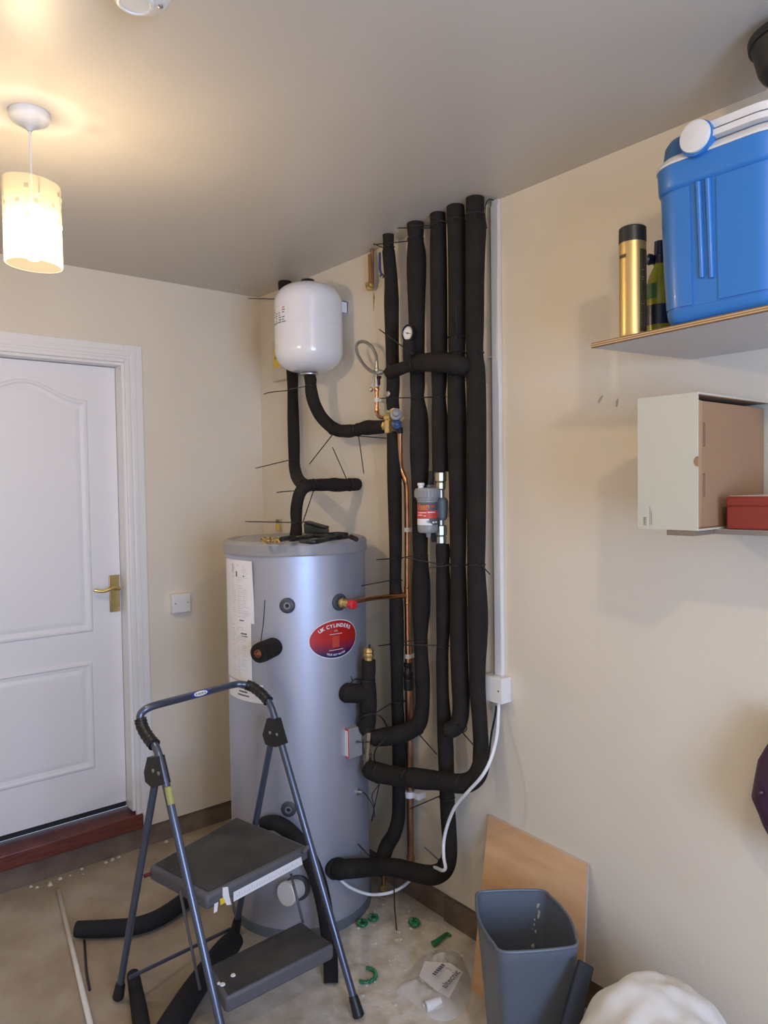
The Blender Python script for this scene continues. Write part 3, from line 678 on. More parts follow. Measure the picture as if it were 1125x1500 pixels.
# 5 fifth riser
p5_ = pipe_thing('rightmost and widest lagged riser beside the white trunking, elbowing left at knee height', Y(705, 1120, YP))
t0 = Y(696, 300, YP); t0.z = H-.001
E5 = [(t0, pxm(27, t0)/2)]+lr([(682.3, 709.5, 305), (682, 709, 315), (681.5, 712.3, 338), (681.8, 711, 365), (681.8, 709.5, 410), (682, 709, 470), (682.5, 708, 517), (683, 711, 545), (683.4, 712.4, 596), (683.4, 712.5, 660), (683.4, 712.3, 715), (684, 711.5, 790), (684.3, 710.5, 826), (684.3, 712, 850), (685, 715, 900), (686, 714, 938), (687, 711.5, 975), (687.5, 711.5, 1013), (691, 713.5, 1050), (693, 715.6, 1082)], YP)
E5 += [(704.5, 1105, 24, YP-.004), (704, 1122, 26, YP-.012), (697, 1138, 28, YP-.028), (684, 1146.5, 28.5, YP-.045), (668, 1147.5, 28, YP-.058), (651, 1144.5, 27, YP-.072), (637, 1143, 28, YP-.085), (621, 1141.5, 30, YP-.097), (603, 1139, 29, YP-.110), (598, 1138.5, 26, YP-.114), (591, 1138.5, 27.5, YP-.12), (569, 1135, 28, YP-.137), (552, 1131, 29, YP-.15), (541, 1127, 26, YP-.158), (536, 1124, 18, YP-.162)]
bm = NB(); foam_tube(bm, E5); obj('lagging', bm, 'foam', p5_)
tie(p5_, 695.5, 315, YP, 27, UPZ); tie(p5_, 695.5, 517, YP, 26, UPZ); tie(p5_, 697.5, 827, YP, 27, UPZ, (718, 842), YP-.01)
tie(p5_, 598, 1138.5, YP-.114, 26, RX, (606, 1157), YP-.10); tie(p5_, 648, 1144, YP-.074, 27, RX); tie(p5_, 678, 1147, YP-.05, 28, RX, (685, 1133), YP-.05); tie(p5_, 557, 1133, YP-.147, 28.5, RX, (544, 1203), YP-.17)
# cross branch with gauge stub
pb_ = pipe_thing('short lagged cross branch at head height carrying the pressure gauge', Y(640, 535, -.14), 'insulated_branch')
bm = NB(); foam_tube(bm, [(684, 537, 24, -.085), (675, 535.5, 27, -.118), (660, 532.5, 29, -.135), (645, 531, 28, -.142), (630, 530.5, 28, -.142), (614, 532, 25, -.14), (603, 535, 20, -.138), (594, 537.5, 18, -.134), (583, 541.5, 19, -.126), (571, 546, 19, -.115)]); obj('lagging', bm, 'foam', pb_)
bm = NB(); foam_tube(bm, [(599.5, 498.5, 18.5, -.14), (599.5, 510, 19, -.14), (600, 525, 20, -.14), (602, 534, 20, -.14)]); obj('gauge_stub', bm, 'foam', pb_)
tie(pb_, 610, 532, -.14, 25, RX, (555, 482), -.20)
q = Y(597, 488.5, -.150)
pg = thing('pressure_gauge', 'round black rimmed pressure gauge with white dial between the first two risers', 'pressure gauge', q)
bm = NB(); lathe(bm, q+V((.004, .02, 0)), (0, -1, 0), [(0, .028), (.02, .031), (.025, .031), (.027, .027), (.022, .0235), (.022, 0)], 32); cyl(bm, q+V((.004, .005, -.03)), q+V((.004, .005, -.02)), .007, 10); obj('housing', bm, 'blackp', pg)
bm = NB(); f0 = q+V((.004, -.0032, 0)); lathe(bm, f0+V((0, .001, 0)), (0, -1, 0), [(0, .0232), (.001, .0232), (.001, 0)], 32); dl = obj('dial', bm, 'label', pg)
bm = NB(); tube(bm, [f0+V((-.012, -.001, .004)), f0+V((.016, -.001, -.004))], [.0006, .0011], 5); lathe(bm, f0, (0, -1, 0), [(0, .003), (.002, .003), (.002, 0)], 10); obj('needle', bm, 'ink', dl)
bm = NB()
for k in range(19):
    a = PI*1.25-k*PI*1.5/18; tube(bm, [f0+V((.0175*math.cos(a), -.0003, .0175*math.sin(a))), f0+V((.021*math.cos(a), -.0003, .021*math.sin(a)))], .0005, 4)
obj('scale_marks', bm, 'ink', dl)
# corner pipe and its wall run above the cylinder
pc_ = pipe_thing('lagged pipe rising from the cylinder lid in the corner and passing behind the white vessel', (CX0, CY0, LIDZ))
t0 = Y(417, 417, -.05); t0.z = H-.001
bm = NB(); foam_tube(bm, [(t0, .030), (Y(418, 425, -.05), .031), (425, 500, 17.5, -.05), (428.4, 551, 17, -.05), (428.8, 572, 15.5, -.05), (429.5, 611, 17, -.05), (430.5, 647, 17.5, -.052), (431, 674, 16.5, -.055), (431.5, 684, 17, -.075), (434.5, 697, 18, -.14), (440, 706, 18.5, -.22), (447, 710.5, 18.5, -.29)]); obj('lagging', bm, 'foam', pc_)
bm = NB(); foam_tube(bm, [(V((CX0+.0, CY0, LIDZ-.002)), .0245), (Y(434, 777, CY0), .0235), (434.3, 766, 16, CY0), (433.8, 752, 17.5, CY0), (435.3, 737, 17.5, CY0), (439, 723, 18, CY0+.005), (445, 714.5, 18.5, CY0+.02), (453, 711, 18, CY0+.05), (460, 710.3, 17.5, -.255), (470, 710.3, 18.5, -.22), (480, 710, 18.5, -.185), (489, 710, 20.5, -.15), (497, 710.5, 20, -.125), (507, 710.3, 18.5, -.08), (516, 709.8, 19, -.045), (522.5, 709.5, 18.5, -.012)]); obj('lagging', bm, 'foam', pc_)
tie(pc_, 422, 437, -.05, 17, UPZ, (363, 437), -.10); tie(pc_, 428.8, 572, -.05, 15.5, UPZ, (386, 577.5), -.15, .02); tie(pc_, 431, 674, -.055, 16.5, UPZ, (374, 686), -.18)
tie(pc_, 436, 719, CY0, 17.5, UPZ, (405, 721.5), CY0-.05, .01); tie(pc_, 434.3, 765.5, CY0, 16, UPZ, (359, 764), CY0-.08); tie(pc_, 459.5, 710.5, -.257, 17.5, V((0, 1, 0)), (443, 767), -.30); tie(pc_, 512, 710, -.065, 18.5, V((0, 1, 0)), (487, 655), -.05)

# ---------------------------------------------------------------- white expansion vessel
VX, VY, VR = .692, -.168, .141
zt, zb = 2.482, 2.115
ev = thing('expansion_vessel', 'white enamelled expansion vessel hanging on the wall near the ceiling corner', 'expansion vessel', (VX, VY, zb-.03))
bm = NB(); prof = []
for k in range(0, 13):
    a = PI/2*k/12; prof.append((.085*(1-math.cos(a)), .012+(VR-.012)*math.sin(a)**.8))
zs = zt-zb
for k in range(12, -1, -1):
    a = PI/2*k/12; prof.append((zs-.085*(1-math.cos(a)), .012+(VR-.012)*math.sin(a)**.8))
i = len(prof)//2
prof = prof[:i]+[(zs*.5-.002, VR), (zs*.5-.0012, VR+.0009), (zs*.5+.0012, VR+.0009), (zs*.5+.002, VR)]+prof[i:]
lathe(bm, (VX, VY, zb), (0, 0, 1), prof, 72); obj('tank', bm, 'vessel', ev)
bm = NB(); lathe(bm, (VX, VY, zb-.012), (0, 0, 1), [(0, .026), (.002, .036), (.007, .037), (.016, .03)], 28); obj('flange', bm, 'chrome', ev)
bm = NB(); lathe(bm, (VX, VY, zt-.006), (0, 0, 1), [(0, .034), (.012, .033), (.022, .026), (.022, 0)], 24); obj('valve_cap', bm, 'blackp', ev)
b0, b1 = Y(497, 440, -.02), Y(509, 459, 0)
bm = NB(); box(bm, (VX-.02, -.006, b1.z), (b1.x+.004, -.0005, b0.z-.005), .001); box(bm, (VX-.02, -.05, b0.z-.014), (b1.x+.004, -.0005, b0.z-.009), .001); box(bm, (b1.x, -.05, b1.z), (b1.x+.004, -.0005, b0.z-.009), .001); box(bm, (VX-.03, VY+.11, b1.z+.01), (VX+.05, -.003, b0.z-.014)); obj('wall_bracket', bm, 'vessel', ev)
def vpt(a, z, r): return V((VX+r*math.cos(a), VY+r*math.sin(a), z))
va = math.atan2(CAM.y-VY, CAM.x-VX)-1.12; lz0, lz1 = Y(412, 476, VY-.1).z, Y(412, 455, VY-.1).z
bm = NB(); g = [[bm.verts.new(vpt(va+.123*i+(-.25), z, VR+.001)) for i in range(7)] for z in (lz0, lz1)]
for i in range(6):
    f = bm.faces.new((g[0][i], g[0][i+1], g[1][i+1], g[1][i])); f.smooth = True
vl = obj('rating_label', bm, 'label', ev)
for nm, col, rows in (('label_print', 'ink', range(1, 7)), ('label_heading', 'redlab', (0,))):
    bm = NB(); rr = random.Random(2)
    for k in rows:
        z = lz1-.008-k*.0095
        for s in range(4):
            if rr.random() < .2: continue
            a0 = va-.2+.165*s; w = .05+.08*rr.random()
            bm.faces.new([bm.verts.new(vpt(a, zz, VR+.0018)) for a, zz in ((a0, z), (a0+w, z), (a0+w, z+.0035), (a0, z+.0035))])
    obj(nm, bm, col, vl)
ph = pipe_thing('flexible lagged hose curving from under the white vessel to the brass valve', (VX, VY, 1.95), 'insulated_hose')
bm = NB(); foam_tube(bm, [(V((VX, VY, zb-.010)), .0235), (454.8, 556, 18, VY), (455.2, 564.5, 16.5, VY), (456.3, 575, 18.5, VY+.004), (460, 590, 18.5, VY+.012), (469.5, 609, 18.5, VY+.035), (482.5, 623, 18.5, VY+.055), (494, 630, 19, VY+.065), (503, 631.3, 18.5, VY+.07), (512, 631.3, 19.5, VY+.075), (520, 630.3, 17.5, VY+.078), (528, 628.3, 18, VY+.08), (538, 626.5, 22, VY+.083), (548, 626, 20.5, VY+.086), (558, 625.5, 20, VY+.088), (566, 624.5, 18, VY+.089)]); obj('lagging', bm, 'foam', ph)
tie(ph, 455.2, 564.5, VY, 16.5, UPZ, (424, 570), VY+.03); tie(ph, 489, 628, VY+.06, 18.5, V((.8, 0, -.4)), (453, 680), VY+.07); tie(ph, 525, 629, VY+.079, 17.5, RX, (533, 694), VY+.08); tie(ph, 524, 630, VY+.079, 17.5, RX, (566, 642), VY+.09)

# ---------------------------------------------------------------- copper, valves, fittings
cpth = thing('copper_pipe', 'bare copper pipe running down between the first two lagged risers', 'copper pipe', Y(600, 1262, -.035))
bm = NB(); foam_tube(bm, [(586, 630, 8, -.08), (586.3, 660, 8, -.07), (587, 682, 8.2, -.06), (588.5, 690, 8.6, -.055), (594, 703, 8.8, -.048), (596, 711, 8.8, -.042), (596.5, 725, 8.6, -.04), (597, 780, 8.8, -.04), (597, 870, 9, -.04), (597.8, 940, 9.3, -.04), (598.3, 980, 9.5, -.04)], 5, 16); obj('upper_length', bm, 'copper', cpth)
bm = NB(); foam_tube(bm, [(598.5, 1000, 11, -.04), (599.3, 1040, 11.3, -.04), (600, 1111, 11, -.04), (601, 1170, 10.5, -.04), (601.3, 1220, 10, -.04), (601.5, 1262, 9.5, -.04)], 5, 16); cyl(bm, Y(601.5, 1264, -.04), Y(601.5, 1254, -.04), .016, 16); obj('lower_length', bm, 'copperold', cpth)
c = Y(597, 872, -.04); bm = NB(); lathe(bm, c-V((0, 0, .035)), (0, 0, 1), [(0, .0125), (.004, .0145), (.008, .0125), (.03, .0125), (.035, .014), (.04, .0125), (.062, .0125), (.066, .0145), (.07, .0125)], 18); lathe(bm, c, V((-.7, -.6, 0)), [(0, .0125), (.026, .0125), (.03, .0145), (.034, .0125)], 18); obj('tee_fitting', bm, 'copper', cpth)
bm = NB(); P = [TPV, TPV+(c-TPV)*.12+V((0, 0, .0)), c]; pa_ = cr([(*TPV, 0), (*(TPV*.55+c*.45+V((0, 0, .006))), 0), (*c, 0)], 6); tube(bm, [p[:3] for p in pa_], .0085, 14); obj('branch_length', bm, 'copper', cpth)
for u, v in ((597, 776), (598, 961)):
    c = Y(u, v, -.04); bm = NB(); lathe(bm, c-V((0, 0, .008)), (0, 0, 1), [(0, .0135), (.016, .0135)], 20); box(bm, c+V((-.012, .006, -.008)), c+V((.012, .0398, .008)), .002); obj('pipe_clip', bm, 'plasticw', cpth)
c = Y(600, 1163, -.045); bm = NB(); lathe(bm, c-V((0, 0, .012)), (0, 0, 1), [(0, .018), (.02, .019), (.024, .017)], 20); box(bm, c+V((.005, .0, -.012)), c+V((.05, .044, .012)), .004); obj('pipe_clip', bm, 'plasticw', cpth)
c = Y(598, 990, -.045); bm = NB(); lathe(bm, c-V((0, 0, .055)), (0, 0, 1), [(0, .015), (.004, .0185), (.04, .0185), (.044, .016), (.048, .0185), (.065, .0185), (.07, .014), (.088, .013), (.092, .0165), (.105, .0165), (.107, .012)], 20); obj('tundish', bm, 'blackp', cpth)

bv = thing('brass_valve_set', 'brass control valve with grey and blue caps in a gap of the leftmost riser', 'valve', Y(575, 640, YP))
c1, c2 = Y(572, 611, -.085), Y(571.5, 623.5, -.085)
bm = NB(); cyl(bm, Y(575.5, 634, YP), Y(576, 597, YP), .014, 18); lathe(bm, c1-V((.028, 0, .002)), (1, -.1, .05), [(0, .012), (.008, .018), (.022, .02), (.03, .017), (.05, .019)], 20); box(bm, c2+V((-.012, -.02, -.03)), c2+V((.016, .012, .022)), .004); lathe(bm, c2-V((.035, 0, 0)), (1, 0, 0), [(0, .018), (.006, .02), (.012, .016), (.03, .018)], 8, smooth=False); lathe(bm, c2+V((.002, 0, -.034)), (0, 0, 1), [(0, .011), (.008, .013), (.016, .010)], 14); obj('valve_body', bm, 'brass', bv)
k1 = Y(580, 608.5, -.10); kd = V((.75, -.62, .1)).normalized()
bm = NB(); lathe(bm, k1, kd, [(0, .018), (.004, .023), (.026, .022), (.03, .016), (.031, .012), (.046, .0115), (.048, .009), (.048, 0)], 24); obj('grey_cap', bm, 'greyp', bv, 'grey round cap')
k2 = Y(580.5, 623, -.10)
bm = NB(); lathe(bm, k2, kd, [(0, .014), (.004, .018), (.014, .021), (.024, .017), (.028, .008), (.036, .008), (.038, 0)], 24); obj('blue_cap', bm, 'blue', bv, 'navy blue rounded cap')
bm = NB(); cyl(bm, Y(585.5, 634, -.085), Y(585, 626, -.09), .013, 14); obj('black_nut', bm, 'blackp', bv)

fl = thing('filling_loop', 'looped braided steel hose with chrome and copper fittings left of the first riser', 'hose', Y(555, 605, -.05))
YL = -.055
bm = NB(); P = foam_path([(551.5, 531, 5, YL), (551, 522, 5, YL-.005), (547.5, 512.5, 5, YL-.012), (541, 504.5, 5, YL-.018), (532.5, 500.5, 5, YL-.02), (525, 502, 5, YL-.02), (522, 508.5, 5, YL-.02), (523.5, 518, 5, YL-.022), (529, 528.5, 5, YL-.024), (536, 537.5, 5, YL-.026), (544, 543.8, 5, YL-.028), (554, 546.5, 5, YL-.03)]); P = cr(P, 6); tube(bm, [p[:3] for p in P], .0062, 12); obj('braided_hose', bm, 'steel', fl)
bm = NB(); a, b = Y(551.7, 529, YL), Y(552, 568, YL); lathe(bm, b, a-b, [(0, .008), (.01, .011), (.018, .009), (.022, .0105), (.04, .0105), (.042, .008), (.06, .0085), (.062, .0105), (.074, .0105), (.076, .008), ((a-b).length, .007)], 12); lathe(bm, Y(553, 546.3, YL-.03), V((1, 0, 0)), [(0, .0075), (.008, .0075), (.01, .0095), (.024, .0095), (.026, .007), (.04, .007)], 12); obj('chrome_valves', bm, 'chrome', fl)
bm = NB(); q = Y(555, 553, YL-.012); box(bm, q+V((-.008, -.006, -.006)), q+V((.010, .006, .006)), .003); box(bm, q+V((.0, -.005, -.03)), q+V((.007, .002, .004)), .002); obj('valve_lever', bm, 'blackp', fl)
bm = NB(); tube(bm, [Y(548, 549, YL-.01), Y(545.5, 556, YL-.02), Y(544.7, 566, YL-.02)], .0013, 6); q = Y(543.8, 571.5, YL-.02); lathe(bm, q+V((.006, 0, .006)), V((-.7, -.3, -.6)), [(0, .008), (.012, .009), (.014, .006), (.014, 0)], 14); obj('blanking_cap', bm, 'chrome', fl)
bm = NB(); P = cr(foam_path([(552, 566, 6, YL), (552, 585, 6, YL), (552, 598, 6, YL), (552.5, 604, 6.5, YL-.002), (554.5, 609.5, 6.5, YL-.006), (558.5, 611.5, 6.5, YL-.012), (563, 612, 6.5, YL-.02)]), 6); tube(bm, [p[:3] for p in P], .0078, 14); c = Y(552, 570, YL); lathe(bm, c-V((0, 0, .01)), (0, 0, 1), [(0, .009), (.006, .0105), (.014, .0105), (.018, .009)], 12); lathe(bm, Y(552, 600, YL)-V((0, 0, .012)), (0, 0, 1), [(0, .0095), (.014, .0095), (.018, .009)], 12); obj('copper_tail', bm, 'copper', fl)
c = Y(552.3, 586, YL); bm = NB(); lathe(bm, c-V((0, 0, .008)), (0, 0, 1), [(0, .0105), (.016, .0105)], 18); box(bm, c+V((-.008, .004, -.008)), c+V((.02, .0545, .008)), .002); obj('pipe_clip', bm, 'plasticw', fl)

# lever valves near the ceiling
q = Y(542, 420, -.03)
lv = thing('lever_valve', 'brown lever handle and brass nut on the wall just under the ceiling', 'valve', q)
bm = NB(); a, b = Y(540.3, 372, -.045), Y(542, 414, -.045); x_ = V((.011, 0, 0)); hexa(bm, [b-x_, b+x_, b+x_+V((0, .006, 0)), b-x_+V((0, .006, 0)), a-x_*.7, a+x_*.8, a+x_*.8+V((0, .006, 0)), a-x_*.7+V((0, .006, 0))], .002); obj('lever', bm, mat('brown_lever', (.34, .19, .06), .4, .4), lv)
bm = NB(); lathe(bm, q-V((0, 0, .014)), (0, 0, 1), [(0, .013), (.012, .0145), (.014, .018), (.03, .018), (.032, .013)], 8, smooth=False); lathe(bm, q+V((.012, 0, .004)), (0, -1, 0), [(0, .012), (.012, .012), (.016, .008)], 14); obj('nut', bm, 'brassold', lv)
bm = NB(); P = [V((Y(545.5, 395, -.02).x, -.02, z)) for z in (q.z, H-.002)]; tube(bm, P, .0075, 12); obj('tail_pipe', bm, 'copperold', lv)
bl = thing('blue_lever', 'thin dark blue lever at the left edge of the leftmost riser under the ceiling', 'valve lever', Y(559, 405, -.08))
bm = NB(); P = cr(foam_path([(556.3, 370, 3.2, -.10), (556.3, 385, 3.6, -.10), (556.5, 394, 3.6, -.10), (558, 399.5, 3.2, -.098), (560.5, 402.5, 3, -.095)]), 5); tube(bm, [p[:3] for p in P], [p[3] for p in P], 8); obj('lever', bm, mat('deep_blue_sleeve', (.035, .03, .14), .4), bl)
bm = NB(); c = Y(561, 405, -.085); lathe(bm, c, (0, -1, 0), [(0, .009), (.008, .009), (.009, .005), (.018, .005), (.018, 0)], 6, smooth=False); obj('nut', bm, 'chrome', bl)

# magnetic filter on the middle riser
YF = -.082
mf = thing('magnetic_filter', 'grey filter canister with red and black label on the middle riser', 'filter', Y(645, 797, YF))
a, b = Y(645, 691, YF), Y(645, 718, YF)
def valve(a, b, nm, brassy):
    bm = NB(); L = (a-b).length; lathe(bm, b, a-b, [(0, .014), (L*.08, .019), (L*.4, .019), (L*.43, .016), (L*.5, .022), (L*.95, .022), (L, .016)], 10, smooth=False); return obj(nm, bm, 'chrome' if not brassy else mat('champagne_brass', (.45, .40, .30), .42, 1), mf)
v1 = valve(a, b, 'isolating_valve', True)
bm = NB(); cyl(bm, Y(645.5, 716, YF), Y(646, 733, YF), .0125, 16); obj('union', bm, 'chrome', mf)
bm = NB(); c = Y(648, 745, YF); lathe(bm, Y(647, 762, YF), Y(647, 729, YF)-Y(647, 762, YF), [(0, .014), (.01, .02), (.07, .022), (.08, .015)], 18); box(bm, c+V((-.045, -.03, -.032)), c+V((.0, .01, .03)), .006); obj('filter_head', bm, 'greyd', mf)
bm = NB(); cyl(bm, Y(645.5, 757, YF), Y(645.7, 772, YF), .0125, 16); obj('union', bm, 'chrome', mf)
v2 = valve(Y(645.5, 769, YF), Y(646, 797.5, YF), 'isolating_valve', False)
for nm, u, v, dv, vv in (('valve_lever', 632, 700, 10, v1), ('valve_lever', 635.5, 786, 8, v2)):
    bm = NB(); c = Y(u, v, YF-.02); s = pxm(dv, c); box(bm, c+V((-.010, -.006, -s)), c+V((.008, .006, s)), .003); cyl(bm, c, Y(u+8, v, YF), .005, 10); obj(nm, bm, 'blackp', vv)
YC = -.135
ct, cb = Y(627, 722, YC), Y(627, 781, YC); ax0 = Y(626.3, 750, YC)
def fz(v): return Y(626.5, v, YC).z
FR_ = pxm(30, ax0)/2
bm = NB(); prof = [(fz(780)-fz(780), FR_*.86), (fz(778.5)-fz(780), FR_*.97), (fz(775)-fz(780), FR_), (fz(733)-fz(780), FR_), (fz(732)-fz(780), FR_*1.08), (fz(729)-fz(780), FR_*1.08)]
lathe(bm, (ax0.x, ax0.y, fz(780)), (0, 0, 1), prof, 40); obj('canister', bm, 'greyp', mf)
bm = NB(); lathe(bm, (ax0.x, ax0.y, fz(729)), (0, 0, 1), [(0, FR_*1.2), (.002, FR_*1.23), (.028, FR_*1.22), (.033, FR_*1.15), (.034, FR_*.6), (.037, 0)], 40)
for k in range(24):
    a_ = 2*PI*k/24; c = V((ax0.x+FR_*1.225*math.cos(a_), ax0.y+FR_*1.225*math.sin(a_), fz(729)+.004)); cyl(bm, c, c+V((0, 0, .022)), .0022, 6)
cap_ = obj('cap', bm, 'greyp', mf)
ztop = fz(729)+.034
vd = (V((CAM.x, CAM.y, 0))-V((ax0.x, ax0.y, 0))).normalized(); sd = V((-vd.y, vd.x, 0))
bm = NB(); c = V((ax0.x, ax0.y, ztop-.002))-sd*.022+vd*.008; lathe(bm, c, (0, 0, 1), [(0, .010), (.01, .010), (.011, .0125), (.019, .0125), (.021, .009), (.021, 0)], 18); obj('bleed_knob', bm, 'plasticw', cap_)
bm = NB(); c = V((ax0.x, ax0.y, ztop-.002))+sd*.006; lathe(bm, c, (0, 0, 1), [(0, .009), (.012, .009), (.013, .007), (.013, 0)], 18); obj('bleed_knob', bm, 'greyd', cap_)
bm = NB(); lathe(bm, V((ax0.x, ax0.y, fz(780)+.002))+sd*.002, (0, 0, -1), [(0, .012), (.01, .009), (.018, .008), (.018, 0)], 14); obj('drain_plug', bm, 'greyp', mf)
va_ = math.atan2(vd.y, vd.x)
def fpt(s, v, r=FR_): return V((ax0.x+r*math.cos(va_+s), ax0.y+r*math.sin(va_+s), fz(v)))
def fband(bm, s0, s1, v0, v1, r, n=14, skew=0):
    up = [bm.verts.new(fpt(s0+(s1-s0)*k/n, v0, r)) for k in range(n+1)]; dn = [bm.verts.new(fpt(s0+(s1-s0+skew)*k/n, v1, r)) for k in range(n+1)]
    for k in range(n):
        f = bm.faces.new((up[k], up[k+1], dn[k+1], dn[k])); f.smooth = True
bm = NB(); fband(bm, -1.35, 1.3, 735.5, 768.5, FR_+.0006, 24); lb = obj('label', bm, 'ink', mf)
bm = NB(); fband(bm, -1.35, 1.3, 747.5, 758.8, FR_+.0011, 24); obj('label_band', bm, 'redlab', lb)
bm = NB(); fband(bm, -1.35, .1, 759.3, 768.5, FR_+.0011, 16, .35); obj('label_panel', bm, 'label', lb)
bm = NB(); text(bm, 'klean', .024, lambda x, y: fpt(-.52+x/FR_, 744.2, FR_+.0013)+V((0, 0, y)), bold=.0006); fband(bm, -1.2, .05, 745.2, 746.3, FR_+.0012)
obj('label_lettering', bm, 'orange', lb)
bm = NB(); fband(bm, .3, .72, 739.6, 743.2, FR_+.0013, 6); obj('label_mark', bm, 'redlab', lb)
bm = NB()
for s0, s1, v in ((-1.1, -.1, 750), (-1.1, -.5, 753.5), (-.4, -.15, 754.5), (.0, .8, 749.5)): fband(bm, s0, s1, v, v+1.1, FR_+.0013, 6)
for s0, s1, v in ((.45, .68, 763.6), (.78, 1.05, 763.3)): fband(bm, s0, s1, v, v+2.4, FR_+.0013, 4)
obj('label_small_print', bm, 'label', lb)

# zone valve group at the lower left
YV = -.23
zv = thing('zone_valve', 'motorised zone valve with grey actuator box and red edged label by the cylinder', 'valve', Y(538, 1120, YV))
a, b = Y(540.5, 1062, YV), Y(537.5, 1121, YV); L = (a-b).length
bm = NB(); lathe(bm, b, a-b, [(0, .012), (L*.12, .012), (L*.13, .017), (L*.3, .017), (L*.31, .013), (L*.42, .013), (L*.45, .016), (L*.62, .017), (L*.66, .021), (L*.86, .021), (L*.88, .016), (L, .015)], 10, smooth=False); obj('valve_body', bm, mat('worn_nickel_brass', (.50, .44, .35), .3, 1), zv)
bm = NB(); lathe(bm, Y(536.5, 1128, YV), Y(538, 1112, YV)-Y(536.5, 1128, YV), [(0, .012), (.04, .012)], 14); obj('copper_tail', bm, 'copper', zv)
c0 = Y(511, 1068.5, YV-.075); c1 = Y(511, 1112, YV-.075)
bm = NB(); box(bm, (c0.x-.05, c0.y, c1.z), (c0.x, c0.y+.062, c0.z), .003); ab = obj('actuator', bm, 'greyp', zv)
bm = NB(); box(bm, (c0.x-.05, c0.y-.0015, c1.z+.001), (c0.x-.001, c0.y+.001, c0.z-.001), .0008); al = obj('actuator_label', bm, 'redlab', ab)
bm = NB(); box(bm, (c0.x-.043, c0.y-.0022, c1.z+.008), (c0.x-.005, c0.y-.001, c0.z-.008)); l2 = obj('label_panel', bm, 'label', al)
bm = NB()
cyl(bm, (c0.x-.001, c0.y+.035, (c0.z+c1.z)/2+.002), (c0.x+.003, c0.y+.035, (c0.z+c1.z)/2+.002), .006, 12); obj('cable_gland', bm, 'chrome', ab)
bm = NB(); s = V((c0.x+.002, c0.y+.035, (c0.z+c1.z)/2+.002)); tube(bm, cr([(*s, 0), (*(s+V((.02, .01, .002))), 0), (*(s+V((.03, .03, .0))), 0)], 4), .002, 6)
tube(bm, [p[:3] for p in cr([(*Y(522, 1068, YV-.03), 0), (*Y(526, 1056, YV-.03), 0), (*Y(534, 1049, YV-.04), 0), (*Y(546, 1046, YV-.04), 0), (*Y(558, 1050, YV-.02), 0), (*Y(567, 1064, YV+.05), 0)], 5)], .0028, 7)
tube(bm, [p[:3] for p in cr([(*Y(562, 1085, YV+.0), 0), (*Y(552, 1095, YV-.02), 0), (*Y(548, 1107, YV-.02), 0), (*Y(550, 1120, YV-.0), 0)], 5)], .0028, 7)
obj('flex_cable', bm, 'blackp', zv)
pz = pipe_thing('short upright lagged tee with brass end cap joining the side of the cylinder', Y(540, 1060, YV), 'insulated_tee')
bm = NB(); foam_tube(bm, [(540, 967, 20, YV), (540, 980, 21, YV), (539.5, 994, 20, YV), (539, 1004, 23.5, YV), (539.3, 1020, 25, YV), (539.3, 1035, 25.5, YV), (539.3, 1046, 24, YV), (538, 1054, 26, YV), (537, 1064, 26, YV), (541, 1074, 20, YV)]); obj('lagging', bm, 'foam', pz)
e = CS(505, 1014.5); n_ = V((e.x-CX0, e.y-CY0, 0)).normalized(); t_ = Y(540, 1017, YV)
bm = NB(); tube(bm, [e-n_*.012, e+n_*.004, e*.5+t_*.5, t_], [.030, .0365, .035, .030], 24); obj('side_branch', bm, 'foam', pz)
bm = NB(); b = Y(540.3, 968, YV); lathe(bm, b, (0, 0, 1), [(0, .0165), (.014, .0165), (.016, .019), (.024, .020), (.03, .018), (.034, .020), (.042, .018), (.048, .015), (.05, .011), (.05, 0)], 12, smooth=False); bc = obj('end_cap', bm, 'brass', pz)
bm = NB(); q = b+V((.007, -.002, .048)); cyl(bm, q, q+V((.001, 0, .014)), .0038, 10); obj('bleed_pin', bm, 'blackp', bc)
tie(pz, 539.5, 996, YV, 20, UPZ, (468, 994), YV-.05); tie(pz, 522, 1010, YV-.02, 30, RX, (502, 971), YV-.06)

# cables
wc = thing('white_cable', 'white flex drooping from the wall connection box down to the cylinder', 'cable', Y(730, 1034, -.03))
bm = NB(); P = cr([(*Y(730.5, 1030, -.03), 0), (*Y(730, 1050, -.045), 0), (*Y(727.5, 1080, -.08), 0), (*Y(719, 1112, -.125), 0), (*Y(706, 1137, -.15), 0), (*Y(686, 1159, -.15), 0), (*Y(668, 1180, -.14), 0), (*Y(657, 1204, -.13), 0), (*Y(650.5, 1230, -.13), 0), (*Y(650, 1255, -.145), 0), (*Y(652.5, 1271, -.15), 0), (*Y(648, 1275, -.15), 0), (*Y(638, 1271, -.12), 0), (*Y(627, 1269, -.085), 0), (*Y(620, 1272, -.07), 0), (*Y(612, 1278, -.075), 0), (*Y(600, 1290, -.09), 0), (*Y(591, 1298, -.13), 0), (*Y(576, 1306, -.18), 0), (*Y(558, 1310, -.22), 0), (*Y(538, 1309.5, -.25), 0), (*CS(515, 1301, CR+.04), 0), (*CS(500, 1290, CR+.03), 0), (*CS(488, 1276, CR+.018), 0), (*CS(481, 1267, CR+.006), 0)], 6); tube(bm, [p[:3] for p in P], .0058, 10); obj('flex', bm, 'cable', wc)
bc_ = NB(); P = cr([(*Y(727, 1034, -.02), 0), (*Y(725, 1050, -.02), 0), (*Y(720, 1075, -.02), 0), (*Y(717, 1100, -.025), 0), (*Y(712, 1130, -.025), 0)], 5); tube(bc_, [p[:3] for p in P], .0035, 8); solo('black_cable', bc_, 'blackp', 'thin black cable running down behind the white flex below the connection box', 'cable')
